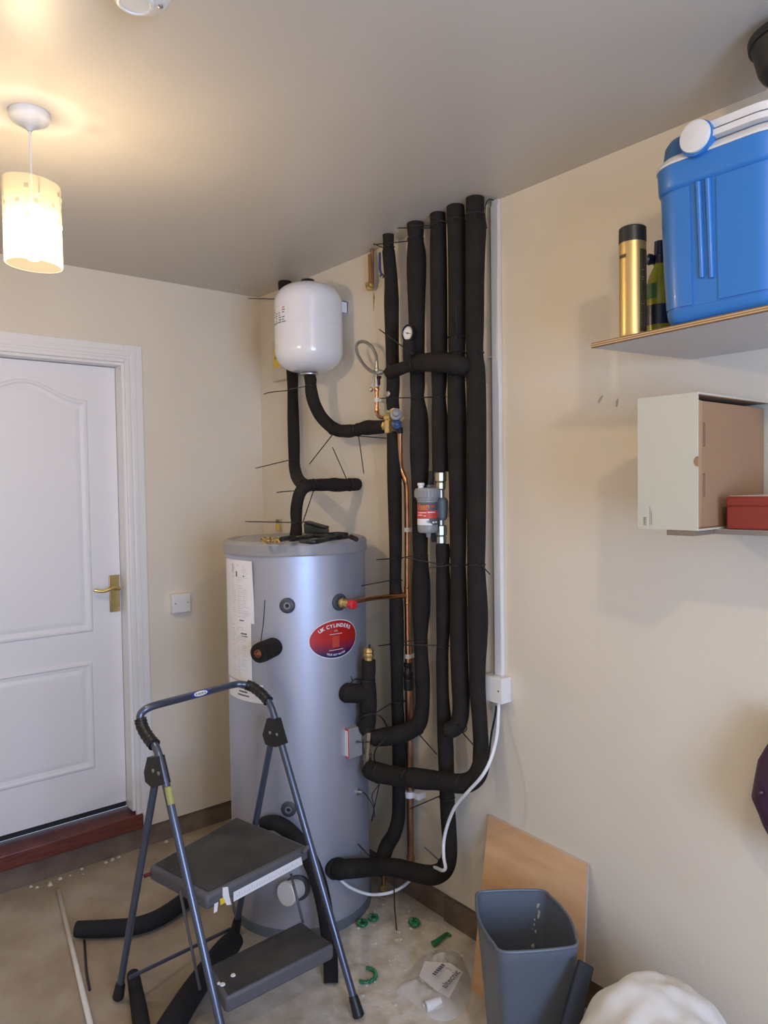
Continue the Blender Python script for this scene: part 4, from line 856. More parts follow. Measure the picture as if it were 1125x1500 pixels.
bc_ = NB(); P = cr([(*Y(723, 293, -.02), 0), (*Y(716, 292.5, -.035), 0), (*Y(711.5, 300, -.05), 0), (*Y(710.5, 315, -.055), 0), (*Y(713, 335, -.05), 0)], 5); tube(bc_, [p[:3] for p in P], .002, 8); solo('sensor_cable', bc_, 'blackp', 'thin black wire looping from the top of the trunking to the rightmost riser', 'cable')
st_ = NB(); tube(st_, [Y(577, 1284, YP-.10), Y(578, 1330, YP-.12), Z(581, 1362, .003)], .0026, 6); solo('black_rod', st_, 'blackp', 'thin black rod hanging below the lowest lagged run to the dusty floor', 'rod')
cf = thing('copper_stub', 'small copper stub with brass fitting under the lowest lagged run', 'pipe stub', Z(562, 1308, 0))
a = Z(562, 1312, 0); a = V((a.x, a.y, 0)); bm = NB(); cyl(bm, a, Y(562, 1272, a.y), .009, 14); obj('tube', bm, 'copper', cf)
bm = NB(); lathe(bm, a+V((0, 0, .02)), (0, 0, 1), [(0, .010), (.004, .015), (.02, .015), (.024, .010)], 6, smooth=False); obj('nut', bm, 'brass', cf)
# ================================================================== STEP LADDER
FRT, RRT = V((1.516, -.57, 0)), V((.858, -.652, 0)); LN = V((.124, -.992, 0)); LW = .461
def PP(u, v, k): d = ray(u, v); p0 = RRT+LN*k; return CAM + d*((p0-CAM).dot(LN)/d.dot(LN))
ld = thing('step_ladder', 'grey two step folding ladder standing in front of the cylinder', 'step ladder', ((FRT.x+RRT.x)/2+.03, -.83, 0))
hr, hl = PP(404, 1060, 0), PP(235.5, 1118, LW)
def down(a, b):
    """extend a-b to the floor"""
    t = a.z/(a.z-b.z); return a+(b-a)*t
fR = down(hr, PP(519, 1465, 0)); fL = down(PP(243, 1150, LW), PP(309, 1440, LW)); rR = down(PP(399, 1085, 0), PP(347, 1352, 0)); rL = down(PP(231, 1140, LW), PP(175, 1450, LW))
legR, legL = PP(410, 1082, 0), PP(241, 1140, LW)
LR_ = .0118
topL = PP(234, 1100, LW); topR = PP(400, 1045, 0)
hp_ = [legR, PP(404, 1058, 0), PP(399, 1040, 0), PP(393, 1027, 0), PP(384, 1017, 0), PP(371, 1007, 0), PP(362, 1003.5, .01), PP(352, 1002, .03), PP(340, 1003.5, .06)]
hq_ = [PP(228, 1033, LW-.05), PP(215, 1038, LW-.02), PP(207, 1045, LW-.005), PP(205.5, 1053, LW), PP(209, 1066, LW), PP(217, 1080, LW), PP(226, 1091, LW), PP(231, 1101, LW), PP(235, 1116, LW), legL]
rail = [(*p, 0) for p in hp_] + [(*(hp_[-1].lerp(hq_[0], t)), 0) for t in (.25, .5, .75)] + [(*p, 0) for p in hq_]
rail = cr(rail, 5)
bm = NB(); tube(bm, [p[:3] for p in rail], LR_, 14, cap=False); obj('hand_rail', bm, 'ladder', ld)
for a, b, nm in ((hp_[3:7], 0, 'grip'), (hq_[3:7], 0, 'grip')):
    P = cr([(*p, 0) for p in a], 7); bm = NB(); tube(bm, [p[:3] for p in P], [LR_+.0055+(.0016 if k % 3 == 0 else 0) for k in range(len(P))], 14); obj(nm, bm, 'blackp', ld)
for a, b in ((legR, fR), (legL, fL)):
    bm = NB(); tube(bm, [a, b+(a-b)*.01], LR_, 14); lg = obj('leg', bm, 'ladder', ld)
    d = (a-b).normalized(); bm = NB(); lathe(bm, b+d*.012, d, [(0, .017), (.004, .0185), (.05, .0155), (.06, .013), (.06, .0118)], 18); obj('rubber_foot', bm, 'blackp', lg)
for k, (a, b) in enumerate(((PP(399, 1075, 0), rR), (PP(229, 1135, LW), rL))):
    bm = NB(); tube(bm, [a, b+(a-b)*.01], LR_*.95, 14); lg = obj('leg', bm, 'ladder', ld)
    d = (a-b).normalized(); bm = NB(); lathe(bm, b+d*.012, d, [(0, .017), (.004, .0185), (.05, .0155), (.06, .013), (.06, .0118)], 18); obj('rubber_foot', bm, 'blackp', lg)
for k, px_, riv in ((0, [(399, 1050), (411.5, 1051), (422, 1088), (412, 1092), (397, 1088), (392.5, 1074)], [(396, 1073.5), (406, 1076)]), (LW, [(226.5, 1106), (241, 1105), (250.5, 1145.5), (234, 1151), (223.5, 1142), (221.5, 1128)], [(224.8, 1129), (232.8, 1133)])):
    bm = NB(); prism(bm, [PP(u, v, k-.012) for u, v in px_], LN*.024); hg = obj('hinge_bracket', bm, 'blackp', ld)
    out = -1 if LN.dot(CAM-PP(*px_[0], k)) < 0 else 1
    for u, v in riv:
        bm = NB(); c = PP(u, v, k+out*.0118); lathe(bm, c, LN*out, [(0, .006), (.002, .006), (.004, .003), (.004, 0)], 12); obj('rivet', bm, 'chrome', hg)
bm = NB(); a, b = PP(246, 1152, LW+.0), PP(251, 1178, LW); d = (CAM-a).normalized(); x = V((0, 0, 1)).cross(d).normalized()
for s0, s1 in ((0, 1),):
    n = 8; va = []
    axl = (b-a).normalized(); fr = d-axl*d.dot(axl); fr.normalize(); sd_ = axl.cross(fr)
    for P_ in (a, b): va.append([bm.verts.new(P_+(fr*math.cos(t)+sd_*math.sin(t))*(LR_+.0008)) for t in [-.9+1.8*k/n for k in range(n+1)]])
    for k in range(n): bm.faces.new((va[0][k], va[0][k+1], va[1][k+1], va[1][k]))
obj('yellow_sticker', bm, mat('dull_yellow_label', (.34, .31, .09), .5), ld)
# oval badge on the rail
m0 = hp_[-1].lerp(hq_[0], .48); ax = (hq_[0]-hp_[-1]).normalized(); fr = (CAM-m0); fr -= ax*fr.dot(ax); fr.normalize(); sd_ = ax.cross(fr)
def rp(s, t, r): 
    a = t/r; return m0+ax*(-s)+(fr*math.cos(a)+(sd_ if sd_.z > 0 else -sd_)*math.sin(a))*r
def oval2(w, h, r, name, m, par):
    bm = NB(); n = 40; c = bm.verts.new(rp(0, 0, r)); prev = None
    for i in (1, 2, 3):
        cur = [bm.verts.new(rp(w*i/3*math.cos(2*PI*k/n), h*i/3*math.sin(2*PI*k/n), r)) for k in range(n)]
        for k in range(n): bm.faces.new((c, cur[k], cur[(k+1) % n]) if prev is None else (prev[k], cur[k], cur[(k+1) % n], prev[(k+1) % n]))
        prev = cur
    return obj(name, bm, m, par)
bd = oval2(.044, .0125, LR_+.0006, 'oval_badge', mat('royal_blue_print', (.03, .05, .35), .35), ld); oval2(.033, .0088, LR_+.001, 'badge_panel', 'label', bd)
bm = NB()
for s, w in ((-.022, .004), (-.013, .003), (-.006, .004), (.002, .003), (.009, .005), (.02, .004)): bm.faces.new([bm.verts.new(rp(x_, y_, LR_+.0014)) for x_, y_ in ((s-w/2, -.003), (s+w/2, -.003), (s+w/2, .003), (s-w/2, .003))])
obj('badge_lettering', bm, 'ink', bd)
# top platform
ZP = .475
q = [Z(217, 1268, ZP), Z(347, 1195, ZP), Z(453, 1239, ZP), Z(302, 1313, ZP)]     # far-left, far-right, near-right, near-left
def tray(q, z, th, inset, name, mat_inset, drop=.0):
    dn = V((0, 0, -th))
    bm = NB(); hexa(bm, [q[3]+dn, q[2]+dn, q[1]+dn, q[0]+dn, q[3], q[2], q[1], q[0]], .012, 3); t = obj(name, bm, 'step', ld)
    c = sum(q, V())/4; r = [p+(c-p).normalized()*inset for p in q]
    bm = NB(); up = V((0, 0, .0022)); hexa(bm, [r[3], r[2], r[1], r[0], r[3]+up, r[2]+up, r[1]+up, r[0]+up], 0); obj('tread_mat', bm, mat_inset, t); return t
tp = tray(q, ZP, .045, .022, 'top_platform', 'mat')
nf = (q[2]-q[3]); fn = V((nf.y, -nf.x, 0)).normalized()
if fn.dot(CAM-q[3]) < 0: fn = -fn
def NF(u, v, q3, off=.0012): d = ray(u, v); p0 = q3+fn*off; return CAM+d*((p0-CAM).dot(fn)/d.dot(fn))
bm = NB(); c4 = [NF(342, 1321, q[3]), NF(342, 1307, q[3]), NF(441, 1255, q[3]), NF(443.5, 1266, q[3])]; bm.faces.new([bm.verts.new(p) for p in c4]); ws = obj('white_strip', bm, 'label', tp)
bm = NB(); rr = random.Random(8)
for k in range(26):
    t = .04+.035*k; 
    if t > .96: break
    a = c4[0].lerp(c4[3], t); b = c4[1].lerp(c4[2], t); e0 = a.lerp(b, .3); e1 = a.lerp(b, .3+.15+.3*rr.random()); dx = (c4[3]-c4[0]).normalized()*.0025
    bm.faces.new([bm.verts.new(p+fn*.0006) for p in (e0, e0+dx, e1+dx, e1)])
obj('strip_marks', bm, 'inkpale', ws)
bm = NB(); bm.faces.new([bm.verts.new(NF(u, v, q[3], .0016)) for u, v in ((323, 1326), (322, 1317), (329, 1313.5), (331, 1322))]); wl = obj('warning_sticker', bm, 'yellow', tp)
bm = NB(); bm.faces.new([bm.verts.new(NF(u, v, q[3], .002)) for u, v in ((313, 1338), (314, 1324), (320, 1321), (318, 1335))]); bm.faces.new([bm.verts.new(NF(u, v, q[3], .002)) for u, v in ((326, 1312), (326, 1300), (334, 1299), (336, 1313), (339, 1325), (332, 1326))]); obj('torn_label', bm, 'label', tp)
# lower step
ZL = .25
s = [Z(304, 1417, ZL), Z(443, 1349, ZL), Z(490, 1382, ZL), Z(330, 1462, ZL)]
lo = tray(s, ZL, .05, .012, 'lower_step', 'mat')
for u, v, r in ((341, 1429, .008), (321, 1441, .006), (327, 1443, .009), (367, 1456, .011)):
    pass
bm = NB()
for u, v, r in ((341.5, 1429, .0075), (320.5, 1441, .005), (326, 1442.5, .008)): c = Z(u, v, ZL+.0025); lathe(bm, c, (0, 0, 1), [(0, r), (.003, r*.8), (.003, 0)], 9)
obj('paint_drips', bm, 'label', lo)
# links and bars
bm = NB(); tube(bm, [PP(264, 1306, LW-.03), PP(293, 1450, LW-.03)], .0045, 8); obj('link_rod', bm, 'step', ld)
bm = NB(); tube(bm, [PP(426, 1280, .03), PP(444, 1352, .03)], .0045, 8); obj('link_rod', bm, 'step', ld)
bm = NB(); tube(bm, [PP(190, 1432, LW-.01), PP(337, 1361, .01)], .0065, 10); obj('cross_bar', bm, 'ladder', ld)
for a, b in (((PP(270, 1290, LW-.012)), (PP(282, 1300, LW-.04))), ((PP(452, 1240, .012)), (PP(444, 1250, .04)))):
    bm = NB(); tube(bm, [a, b], .007, 10); obj('pivot_pin', bm, 'step', ld)
bm = NB(); c = PP(215, 1282, LW-.015); lathe(bm, c, LN, [(-.014, .006), (.008, .006)], 10); obj('red_pivot', bm, mat('dark_red_plastic', (.12, .012, .02), .5), ld)

# ================================================================== SHELVES, RIGHT WALL
US = 1.964
bm = NB(); a, b = V((2.212, -.368, US)), V((3.35, -.492, US)); t = V((0, 0, .0115))
hexa(bm, [a, b, V((3.35, -.001, US)), V((2.267, -.001, US)), a+t, b+t, V((3.35, -.001, US))+t, V((2.267, -.001, US))+t])
us = solo('upper_shelf', bm, 'shelfw', 'upper white plywood edged shelf high on the right wall under the blue cool box', 'shelf')
def edge_strips(par, a, b, z0, th, out):
    for k, (c, nm) in enumerate((('plyedge_dark', 0), ('plyedge_light', 1), ('plyedge_dark', 2), ('plyedge_light', 3), ('plyedge_dark', 4))):
        bm = NB(); h = th/5; z = z0+h*k
        hexa(bm, [V((a.x, a.y, z))+out*.0008, V((b.x, b.y, z))+out*.0008, V((b.x, b.y, z))-out*.004, V((a.x, a.y, z))-out*.004, V((a.x, a.y, z+h))+out*.0008, V((b.x, b.y, z+h))+out*.0008, V((b.x, b.y, z+h))-out*.004, V((a.x, a.y, z+h))-out*.004])
        obj('edge_ply', bm, M[c], par)
M['plyedge_dark'] = mat('brown_ply_layer', (.23, .12, .05), .6); M['plyedge_light'] = mat('pale_ply_layer', (.60, .42, .22), .6)
on = V((a.y-b.y, b.x-a.x, 0)).normalized()*-1
edge_strips(us, a, b, US, .0115, on)
UT = US+.0115
LZ = 1.5185
bm = NB(); box(bm, (2.385, -.262, LZ), (3.3, -.001, LZ+.0115)); ls = solo('lower_shelf', bm, 'shelfw', 'lower grey shelf on the right wall under the pale cardboard box and red tin', 'shelf')
bm = NB(); box(bm, (2.397, -.352, LZ), (2.462, -.262, LZ+.0115), .0008); obj('shelf_nose', bm, mat('dark_ply_end', (.20, .15, .11), .6), ls)
bm = NB(); box(bm, (2.386, -.2645, LZ+.0005), (3.3, -.261, LZ+.011)); obj('edging', bm, mat('dark_ply_edge', (.24, .19, .15), .6), ls)
LT = LZ+.0115
# cardboard box
bx0, bx1, by0, by1, bz0, bz1 = 2.325, 2.470, -.352, -.002, LT+.0005, 1.832
cb = thing('cardboard_box', 'pale cardboard box with open brown end on the lower shelf', 'box', ((bx0+bx1)/2, (by0+by1)/2, bz0))
bm = NB(); th = .0035
# front with thumb notch in the open edge
P = [(bx0, bz0), (bx1, bz0)]; nz_ = Y(1020, 676, by0).z; rN = .0115
P += [(bx1-rN*math.sin(PI*k/12), nz_-rN*math.cos(PI*k/12)) for k in range(13)] + [(bx1, bz1), (bx0, bz1)]
prism(bm, [(x, by0, z) for x, z in P], (0, th, 0)); box(bm, (bx0, by0+th, bz1-th), (bx1, by1, bz1)); box(bm, (bx0, by0+th, bz0), (bx1, by1, bz0+th)); box(bm, (bx0, by1-th, bz0+th), (bx1, by1, bz1-th)); box(bm, (bx0, by0+th, bz0+th), (bx0+th, by1-th, bz1-th)); obj('shell', bm, 'boxw', cb)
bm = NB(); i0 = .0008
box(bm, (bx0+th, by0+th+.0002, bz0+th), (bx1-.001, by0+th+.0015, bz1-th)); box(bm, (bx0+th, by0+th+.002, bz1-th-.0015), (bx1-.001, by1-th, bz1-th-.0002)); box(bm, (bx0+th, by0+th+.002, bz0+th+.0002), (bx1-.001, by1-th, bz0+th+.0015)); obj('lining', bm, 'card', cb)
bm = NB(); y0_ = by0+.048
hexa(bm, [V((bx1-.010, y0_-.013, bz0+.0055)), V((bx1-.010, by1-.006, bz0+.0055)), V((bx1-.013, by1-.006, bz0+.0055)), V((bx1-.013, y0_-.013, bz0+.0055)), V((bx1-.010, y0_-.008, bz1-.016)), V((bx1-.010, by1-.006, bz1-.016)), V((bx1-.013, by1-.006, bz1-.016)), V((bx1-.013, y0_-.008, bz1-.016))]); ef = obj('end_flap', bm, 'card', cb)
bm = NB(); hexa(bm, [V((bx1-.0015, by0+.0055, bz0+.006)), V((bx1-.010, y0_-.013, bz0+.006)), V((bx1-.0115, y0_-.013, bz0+.006)), V((bx1-.003, by0+.0055, bz0+.006)), V((bx1-.0015, by0+.0055, bz1-.016)), V((bx1-.010, y0_-.008, bz1-.016)), V((bx1-.0115, y0_-.008, bz1-.016)), V((bx1-.003, by0+.0055, bz1-.016))]); obj('folded_lip', bm, mat('light_card', (.42, .27, .14), .8), ef)
for zc in (bz1-.09, bz0+.10):
    bm = NB(); h = .025; yb = y0_-.0045
    for p0, p1 in (((yb, zc-h), (yb, zc+h)), ((yb+.006, zc-h), (yb+.006, zc+h)), ((yb, zc-h), (yb+.006, zc-h)), ((yb, zc+h), (yb+.006, zc+h))): tube(bm, [V((bx1-.0098, *p0)), V((bx1-.0098, *p1))], .0007, 5)
    obj('slot', bm, mat('dark_card_cut', (.10, .05, .025), .9), ef)
bm = NB()
def boxtext(s, size, px_, pz_, rot=True): text(bm, s, size, lambda x, y: V((px_-y, by0-.0006, pz_+x)), 'LEFT')
q0 = Y(941, 769, by0); q1 = Y(952, 769, by0)
for k in range(4):
    for j in range(5 if k < 3 else 0):
        x = q0.x+.003+.0028*k; z = q0.z+.004*j*1.0; w = .0025+.001*((j*k) % 2)
        bm.faces.new([bm.verts.new((a, by0-.0006, b)) for a, b in ((x, z), (x+.0014, z), (x+.0014, z+w), (x, z+w))])
for k in range(2):
    x = q1.x+.004*k
    bm.faces.new([bm.verts.new((a, by0-.0006, b)) for a, b in ((x, q1.z), (x+.0008, q1.z), (x+.0008, q1.z+.042-.01*k), (x, q1.z+.042-.01*k))])
obj('small_print', bm, 'ink', cb)
# red tin
tx0 = Y(1062, 770, -.258).x; tz1 = Y(1070, 727, -.258).z
tn = thing('red_tin', 'red lidded tin on the lower shelf beside the open cardboard box', 'tin', (tx0+.1, -.18, LT))
bm = NB(); box(bm, (tx0+.0015, -.2565, LT), (tx0+.205, -.058, tz1-.02), .005, 3); obj('tin_body', bm, 'tin', tn)
bm = NB(); box(bm, (tx0, -.258, tz1-.024), (tx0+.2065, -.0565, tz1), .006, 3); obj('tin_lid', bm, 'tin', tn)
bm = NB(); box(bm, (tx0+.006, -.252, tz1-.001), (tx0+.2, -.062, tz1+.0012), .001); obj('lid_panel', bm, mat('pale_pink_panel', (.60, .50, .45), .4), tn)

# cool box
def rrect(x0, x1, y0, y1, r, n=8):
    P = []
    for cx, cy, a0 in ((x1-r, y1-r, 0), (x0+r, y1-r, PI/2), (x0+r, y0+r, PI), (x1-r, y0+r, 1.5*PI)):
        for k in range(n+1): a = a0+PI/2*k/n; P.append((cx+r*math.cos(a), cy+r*math.sin(a)))
    return P
def loft(bm, secs, cap0=True, cap1=True):
    R = []
    for z, P in secs: R.append([bm.verts.new((x, y, z)) for x, y in P])
    for a, b in zip(R, R[1:]):
        n = len(a)
        for k in range(n):
            f = bm.faces.new((a[k], a[(k+1) % n], b[(k+1) % n], b[k])); f.smooth = True
    if cap0: bm.faces.new(R[0][::-1])
    if cap1: bm.faces.new(R[-1])
KX0, KX1, KY0, KY1 = 2.402, 2.672, -.408, -.09
kb = thing('cool_box', 'large blue cool box with white lid on the upper shelf', 'cool box', ((KX0+KX1)/2, (KY0+KY1)/2, UT))
def sec(g, r=.055): return rrect(KX0-g, KX1+g, KY0-g, KY1+g, r+g)
KZ = 2.306; 
bm = NB(); loft(bm, [(UT, sec(-.022)), (UT+.004, sec(-.014)), (UT+.016, sec(-.007)), (UT+.03, sec(-.0045)), (UT+.031, sec(-.0065)), (2.1, sec(-.001)), (KZ-.052, sec(.005)), (KZ-.048, sec(.010)), (KZ-.042, sec(.0125)), (KZ-.006, sec(.0145)), (KZ, sec(.0145)), (KZ, sec(.004))]); obj('body', bm, 'cool', kb)
# moulded panels and ribs on the front
bm = NB(); yf = lambda z: KY0-(.001+.0075*(z-2.1)/.2 if z > 2.1 else .001-.0055*(2.1-z)/.1)
def fr_panel(x0, x1, z0, z1, d): hexa(bm, [V((x0, yf(z0)-d, z0)), V((x1, yf(z0)-d, z0)), V((x1, yf(z0)+.02, z0)), V((x0, yf(z0)+.02, z0)), V((x0, yf(z1)-d, z1)), V((x1, yf(z1)-d, z1)), V((x1, yf(z1)+.02, z1)), V((x0, yf(z1)+.02, z1))], .0012)
d1 = lambda u, v: Y(u, v, KY0-.004)
def goff(z): return -.0065+.0055*(z-UT-.03)/(2.1-UT-.03) if z < 2.1 else -.001+.006*(z-2.1)/(KZ-.052-2.1)
def wrap_panel(right):
    bm = NB(); xg = d1(1050, 330).x if right else d1(1011, 330).x; n = 10; rows = []
    for z in [UT+.034+(KZ-.054-UT-.034)*k/8 for k in range(9)]:
        row = []
        for d in (goff(z)-.003, goff(z)+.0026):
            r = .055+d; P = [(xg, KY0-d)]
            if right: P += [(KX1-.055+r*math.cos(1.5*PI+PI/2*k/n), KY0+.055+r*math.sin(1.5*PI+PI/2*k/n)) for k in range(n+1)] + [(KX1+d, KY1-.06)]
            else: P += [(KX0+.055+r*math.cos(1.5*PI-PI/2*k/n), KY0+.055+r*math.sin(1.5*PI-PI/2*k/n)) for k in range(n+1)] + [(KX0-d, KY1-.06)]
            row.append([bm.verts.new((x, y, z)) for x, y in P])
        rows.append(row)
    for a, b in zip(rows, rows[1:]):
        o0, o1 = a[1], b[1]
        for k in range(len(o0)-1): f = bm.faces.new((o0[k], o0[k+1], o1[k+1], o1[k])); f.smooth = True
        for k in (0, -1): bm.faces.new((a[0][k], a[1][k], b[1][k], b[0][k]))
    for r in (rows[0], rows[-1]):
        for k in range(len(r[0])-1): bm.faces.new((r[0][k], r[0][k+1], r[1][k+1], r[1][k]))
    return obj('raised_panel', bm, 'cool', kb)
bm.free(); wrap_panel(0); wrap_panel(1)
for u in (1026.5, 1040.5):
    bm = NB(); q0, q1 = d1(u-2.5, 262), d1(u, 406); tube(bm, [V((q0.x, yf(KZ-.055)-.001, KZ-.053)), V((q1.x, yf(q1.z), q1.z))], [.006, .005], 10); obj('rib', bm, 'cool', kb)
bm = NB(); loft(bm, [(KZ+.0005, sec(.004)), (KZ+.0005, sec(.0165)), (KZ+.004, sec(.018)), (KZ+.014, sec(.012)), (KZ+.020, sec(.004)), (KZ+.020, sec(-.03))]); lidw = obj('lid_rim', bm, 'coolw', kb)
bm = NB(); loft(bm, [(KZ+.018, sec(.003)), (KZ+.050, sec(-.001)), (KZ+.063, sec(-.010)), (KZ+.070, sec(-.028)), (KZ+.072, sec(-.05))]); obj('lid_top', bm, 'cooldk', kb)
dc = Y(1018, 200, KY0-.028)
bm = NB(); lathe(bm, V((dc.x, KY0-.008, dc.z-.002)), (0, -1, 0), [(0, .035), (.012, .036), (.018, .035), (.018, .025)], 36); obj('pivot_rim', bm, 'cool', kb)
hd = NB(); lathe(hd, V((dc.x, KY0-.02, dc.z)), (0, -1, 0), [(0, .031), (.009, .0325), (.012, .031), (.0135, .025), (.0145, .0)], 40); ho = obj('handle', hd, 'coolw', kb)
bm = NB(); z0_, z1_ = KZ+.001, KZ+.047
for h0, h1, out, m_ in ((z0_, z1_, .018, 'coolw'),):
    pass
def strap(z0, z1, x0, g0, g1, name, m):
    """band folded down round the rim from the pivot towards the far end"""
    bm = NB(); P0 = [p for p in sec(g0)]; 
    # front edge going right then round the right corner
    path = [(x0, KY0-g0), (KX1-.055, KY0-g0)]
    for k in range(1, 9): a = 1.5*PI+PI/2*k/8; path.append((KX1-.055+(.055+g0)*math.cos(a), KY0+.055+(.055+g0)*math.sin(a)))
    path.append((KX1+g0, (KY0+KY1)/2))
    inn = [(x0, KY0-g1), (KX1-.055, KY0-g1)]
    for k in range(1, 9): a = 1.5*PI+PI/2*k/8; inn.append((KX1-.055+(.055+g1)*math.cos(a), KY0+.055+(.055+g1)*math.sin(a)))
    inn.append((KX1+g1, (KY0+KY1)/2))
    A = [[bm.verts.new((x, y, z)) for x, y in pth] for pth, z in ((path, z0), (path, z1), (inn, z1), (inn, z0))]
    n = len(path)
    for i in range(4):
        a, b = A[i], A[(i+1) % 4]
        for k in range(n-1): f = bm.faces.new((a[k], a[k+1], b[k+1], b[k])); f.smooth = (i % 2 == 0)
    bm.faces.new([A[i][0] for i in range(4)]); bm.faces.new([A[i][-1] for i in range(4)][::-1])
    return obj(name, bm, m, ho)
strap(KZ+.022, KZ+.034, dc.x+.026, .0235, .0, 'handle_strap', 'coolw'); strap(KZ+.040, KZ+.056, dc.x+.026, .016, -.002, 'handle_strap', 'coolw')

# spray can
YSC = -.335
a = Y(927, 489, YSC); rC = pxm(38, a)/2
sc_ = thing('spray_can', 'gold spray can with black cap at the left end of the upper shelf', 'spray can', (a.x, YSC, UT))
ztp = Y(925, 331, YSC).z-.004; zcap = Y(924, 358, YSC).z
bm = NB(); lathe(bm, (a.x, YSC, UT), (0, 0, 1), [(0, rC-.004), (.002, rC-.001), (.006, rC), (zcap-UT, rC), (zcap-UT, rC-.006)], 48); obj('can', bm, 'gold', sc_)
bm = NB(); lathe(bm, (a.x, YSC, zcap), (0, 0, 1), [(0, rC+.0003), (.002, rC+.0008), (ztp-zcap-.004, rC+.0003), (ztp-zcap-.001, rC-.003), (ztp-zcap, rC-.008), (ztp-zcap-.002, 0)], 48); obj('cap', bm, 'blackcap', sc_)
ca = math.atan2(CAM.y-YSC, CAM.x-a.x)
def spt(s, z, r): return V((a.x+r*math.cos(ca+s), YSC+r*math.sin(ca+s), z))
bm = NB()
n = 12; up = [bm.verts.new(spt(.55+.9*k/n, zcap-.02, rC+.0006)) for k in range(n+1)]; dn = [bm.verts.new(spt(.55+.9*k/n, UT+.012, rC+.0006)) for k in range(n+1)]
for k in range(n):
    f = bm.faces.new((up[k], up[k+1], dn[k+1], dn[k])); f.smooth = True
obj('text_panel', bm, 'golddk', sc_)
bm = NB(); rr = random.Random(11)
for k in range(34):
    z = zcap-.03-k*.0055
    if z < UT+.02: break
    s = .62+.02*rr.random(); w = .3+.4*rr.random(); bm.faces.new([bm.verts.new(spt(t, zz, rC+.001)) for t, zz in ((s, z), (s+w, z), (s+w, z+.0013), (s, z+.0013))])
obj('small_print', bm, mat('pale_gold_print', (.35, .28, .14), .5), sc_)
bm = NB(); z = Y(915, 381, YSC).z
for s, w in ((-1.15, .12), (-.98, .1), (-.84, .12), (-.68, .1), (-.54, .05)): bm.faces.new([bm.verts.new(spt(t, zz, rC+.0009)) for t, zz in ((s, z-.004), (s+w, z-.004), (s+w, z+.004), (s, z+.004))])
obj('front_lettering', bm, 'golddk', sc_)
# bottle behind the can
YB = -.24
a2 = Y(966, 470, YB); bx_ = Y(967, 470, YB).x; rB = .036
bt = thing('cleaner_bottle', 'yellow green bottle with navy cap between the gold can and cool box', 'bottle', (bx_, YB, UT))
zn, zc_ = Y(962, 388, YB).z, Y(960, 356, YB).z
bm = NB(); lathe(bm, (bx_, YB, UT), (0, 0, 1), [(0, rB-.004), (.004, rB), (.05, rB), (zn-UT-.06, rB-.001), (zn-UT-.025, rB-.012), (zn-UT-.005, .014), (zn-UT+.004, .014)], 32); obj('bottle_body', bm, 'greenbot', bt)
bm = NB(); lathe(bm, (bx_, YB, zn), (0, 0, 1), [(0, .016), (.02, .017), (.022, .014), (zc_-zn, .013), (zc_-zn, 0)], 24); lathe(bm, (bx_-.012, YB-.012, zn+.012), (-.7, -.6, 0), [(0, .012), (.01, .014), (.014, .010), (.014, 0)], 18); obj('cap', bm, 'navy', bt)
bca = math.atan2(CAM.y-YB, CAM.x-bx_)
def bpt(s, z, r): return V((bx_+r*math.cos(bca+s), YB+r*math.sin(bca+s), z))
for nm, s0, s1, z0, z1, m in (('label', -1.0, 1.2, UT+.038, UT+.085, 'navy'), ('side_label', -1.75, -1.15, UT+.004, UT+.10, mat('pale_yellow_label', (.70, .68, .22), .5)), ('leaf_print', -1.5, -.2, UT+.10, UT+.135, mat('leaf_green_print', (.06, .16, .05), .5))):
    bm = NB(); n = 10; up = [bm.verts.new(bpt(s0+(s1-s0)*k/n, z1, rB+.0008)) for k in range(n+1)]; dn = [bm.verts.new(bpt(s0+(s1-s0)*k/n, z0, rB+.0008)) for k in range(n+1)]
    for k in range(n):
        f = bm.faces.new((up[k], up[k+1], dn[k+1], dn[k])); f.smooth = True
    obj(nm, bm, m, bt)
# plant pot hanging into the frame at the top right: it stands on the cool box lid
p0 = Y(1107, 88, -.2); rP = .10; pcx, pcy = p0.x+rP*.98, -.2-rP*.15
pb0 = Y(1118, 134, -.2).z
pp = thing('plant_pot', 'black plastic plant pot at the top right edge above the blue cool box', 'plant pot', (pcx, pcy, KZ+.0725))
bm = NB(); hh = p0.z-pb0+.006
lathe(bm, (pcx, pcy, pb0), (0, 0, 1), [(0, rP*.66), (.004, rP*.74), (.014, rP*.80), (hh-.016, rP*.93), (hh-.016, rP*.985), (hh-.002, rP), (hh, rP-.001), (hh, rP*.95), (hh-.02, rP*.88), (.014, rP*.7), (.008, 0)], 48); obj('pot_body', bm, 'pot', pp)
bm = NB(); lathe(bm, (pcx, pcy, KZ+.0725), (0, 0, 1), [(0, .035), (.004, .037), (pb0-KZ-.0725, .045)], 28); obj('stand', bm, 'pot', pp)
# purple bag hanging low on the right
q = Y(1104, 1162, -.13)
def bag(bm):
    secs = []
    for (v, ul, th) in ((1045, 1140, .015), (1080, 1131, .035), (1092, 1123.5, .05), (1110, 1113, .06), (1135, 1108, .065), (1162, 1104, .07), (1185, 1114.5, .068), (1205, 1121, .06), (1222, 1128, .045), (1245, 1140, .02)):
        l = Y(ul, v, -.09); w = .34-(l.x-q.x)*1.0; P = []
        cx, cy = l.x+w/2, -.09
        for k in range(28):
            a = 2*PI*k/28; c, s_ = math.cos(a), math.sin(a); P.append((cx+w/2*abs(c)**.75*(1 if c > 0 else -1), min(-.012, cy+th*abs(s_)**.8*(1 if s_ > 0 else -1)*(1+.12*math.sin(5*a+v*.05)))))
        secs.append((l.z, P))
    loft(bm, secs[::-1])
pb = thing('fabric_bag', 'dark purple fabric bag hanging on the wall at the right edge', 'bag', (q.x+.17, -.09, .75))
bm = NB(); bag(bm); obj('bag_body', bm, 'purple', pb)
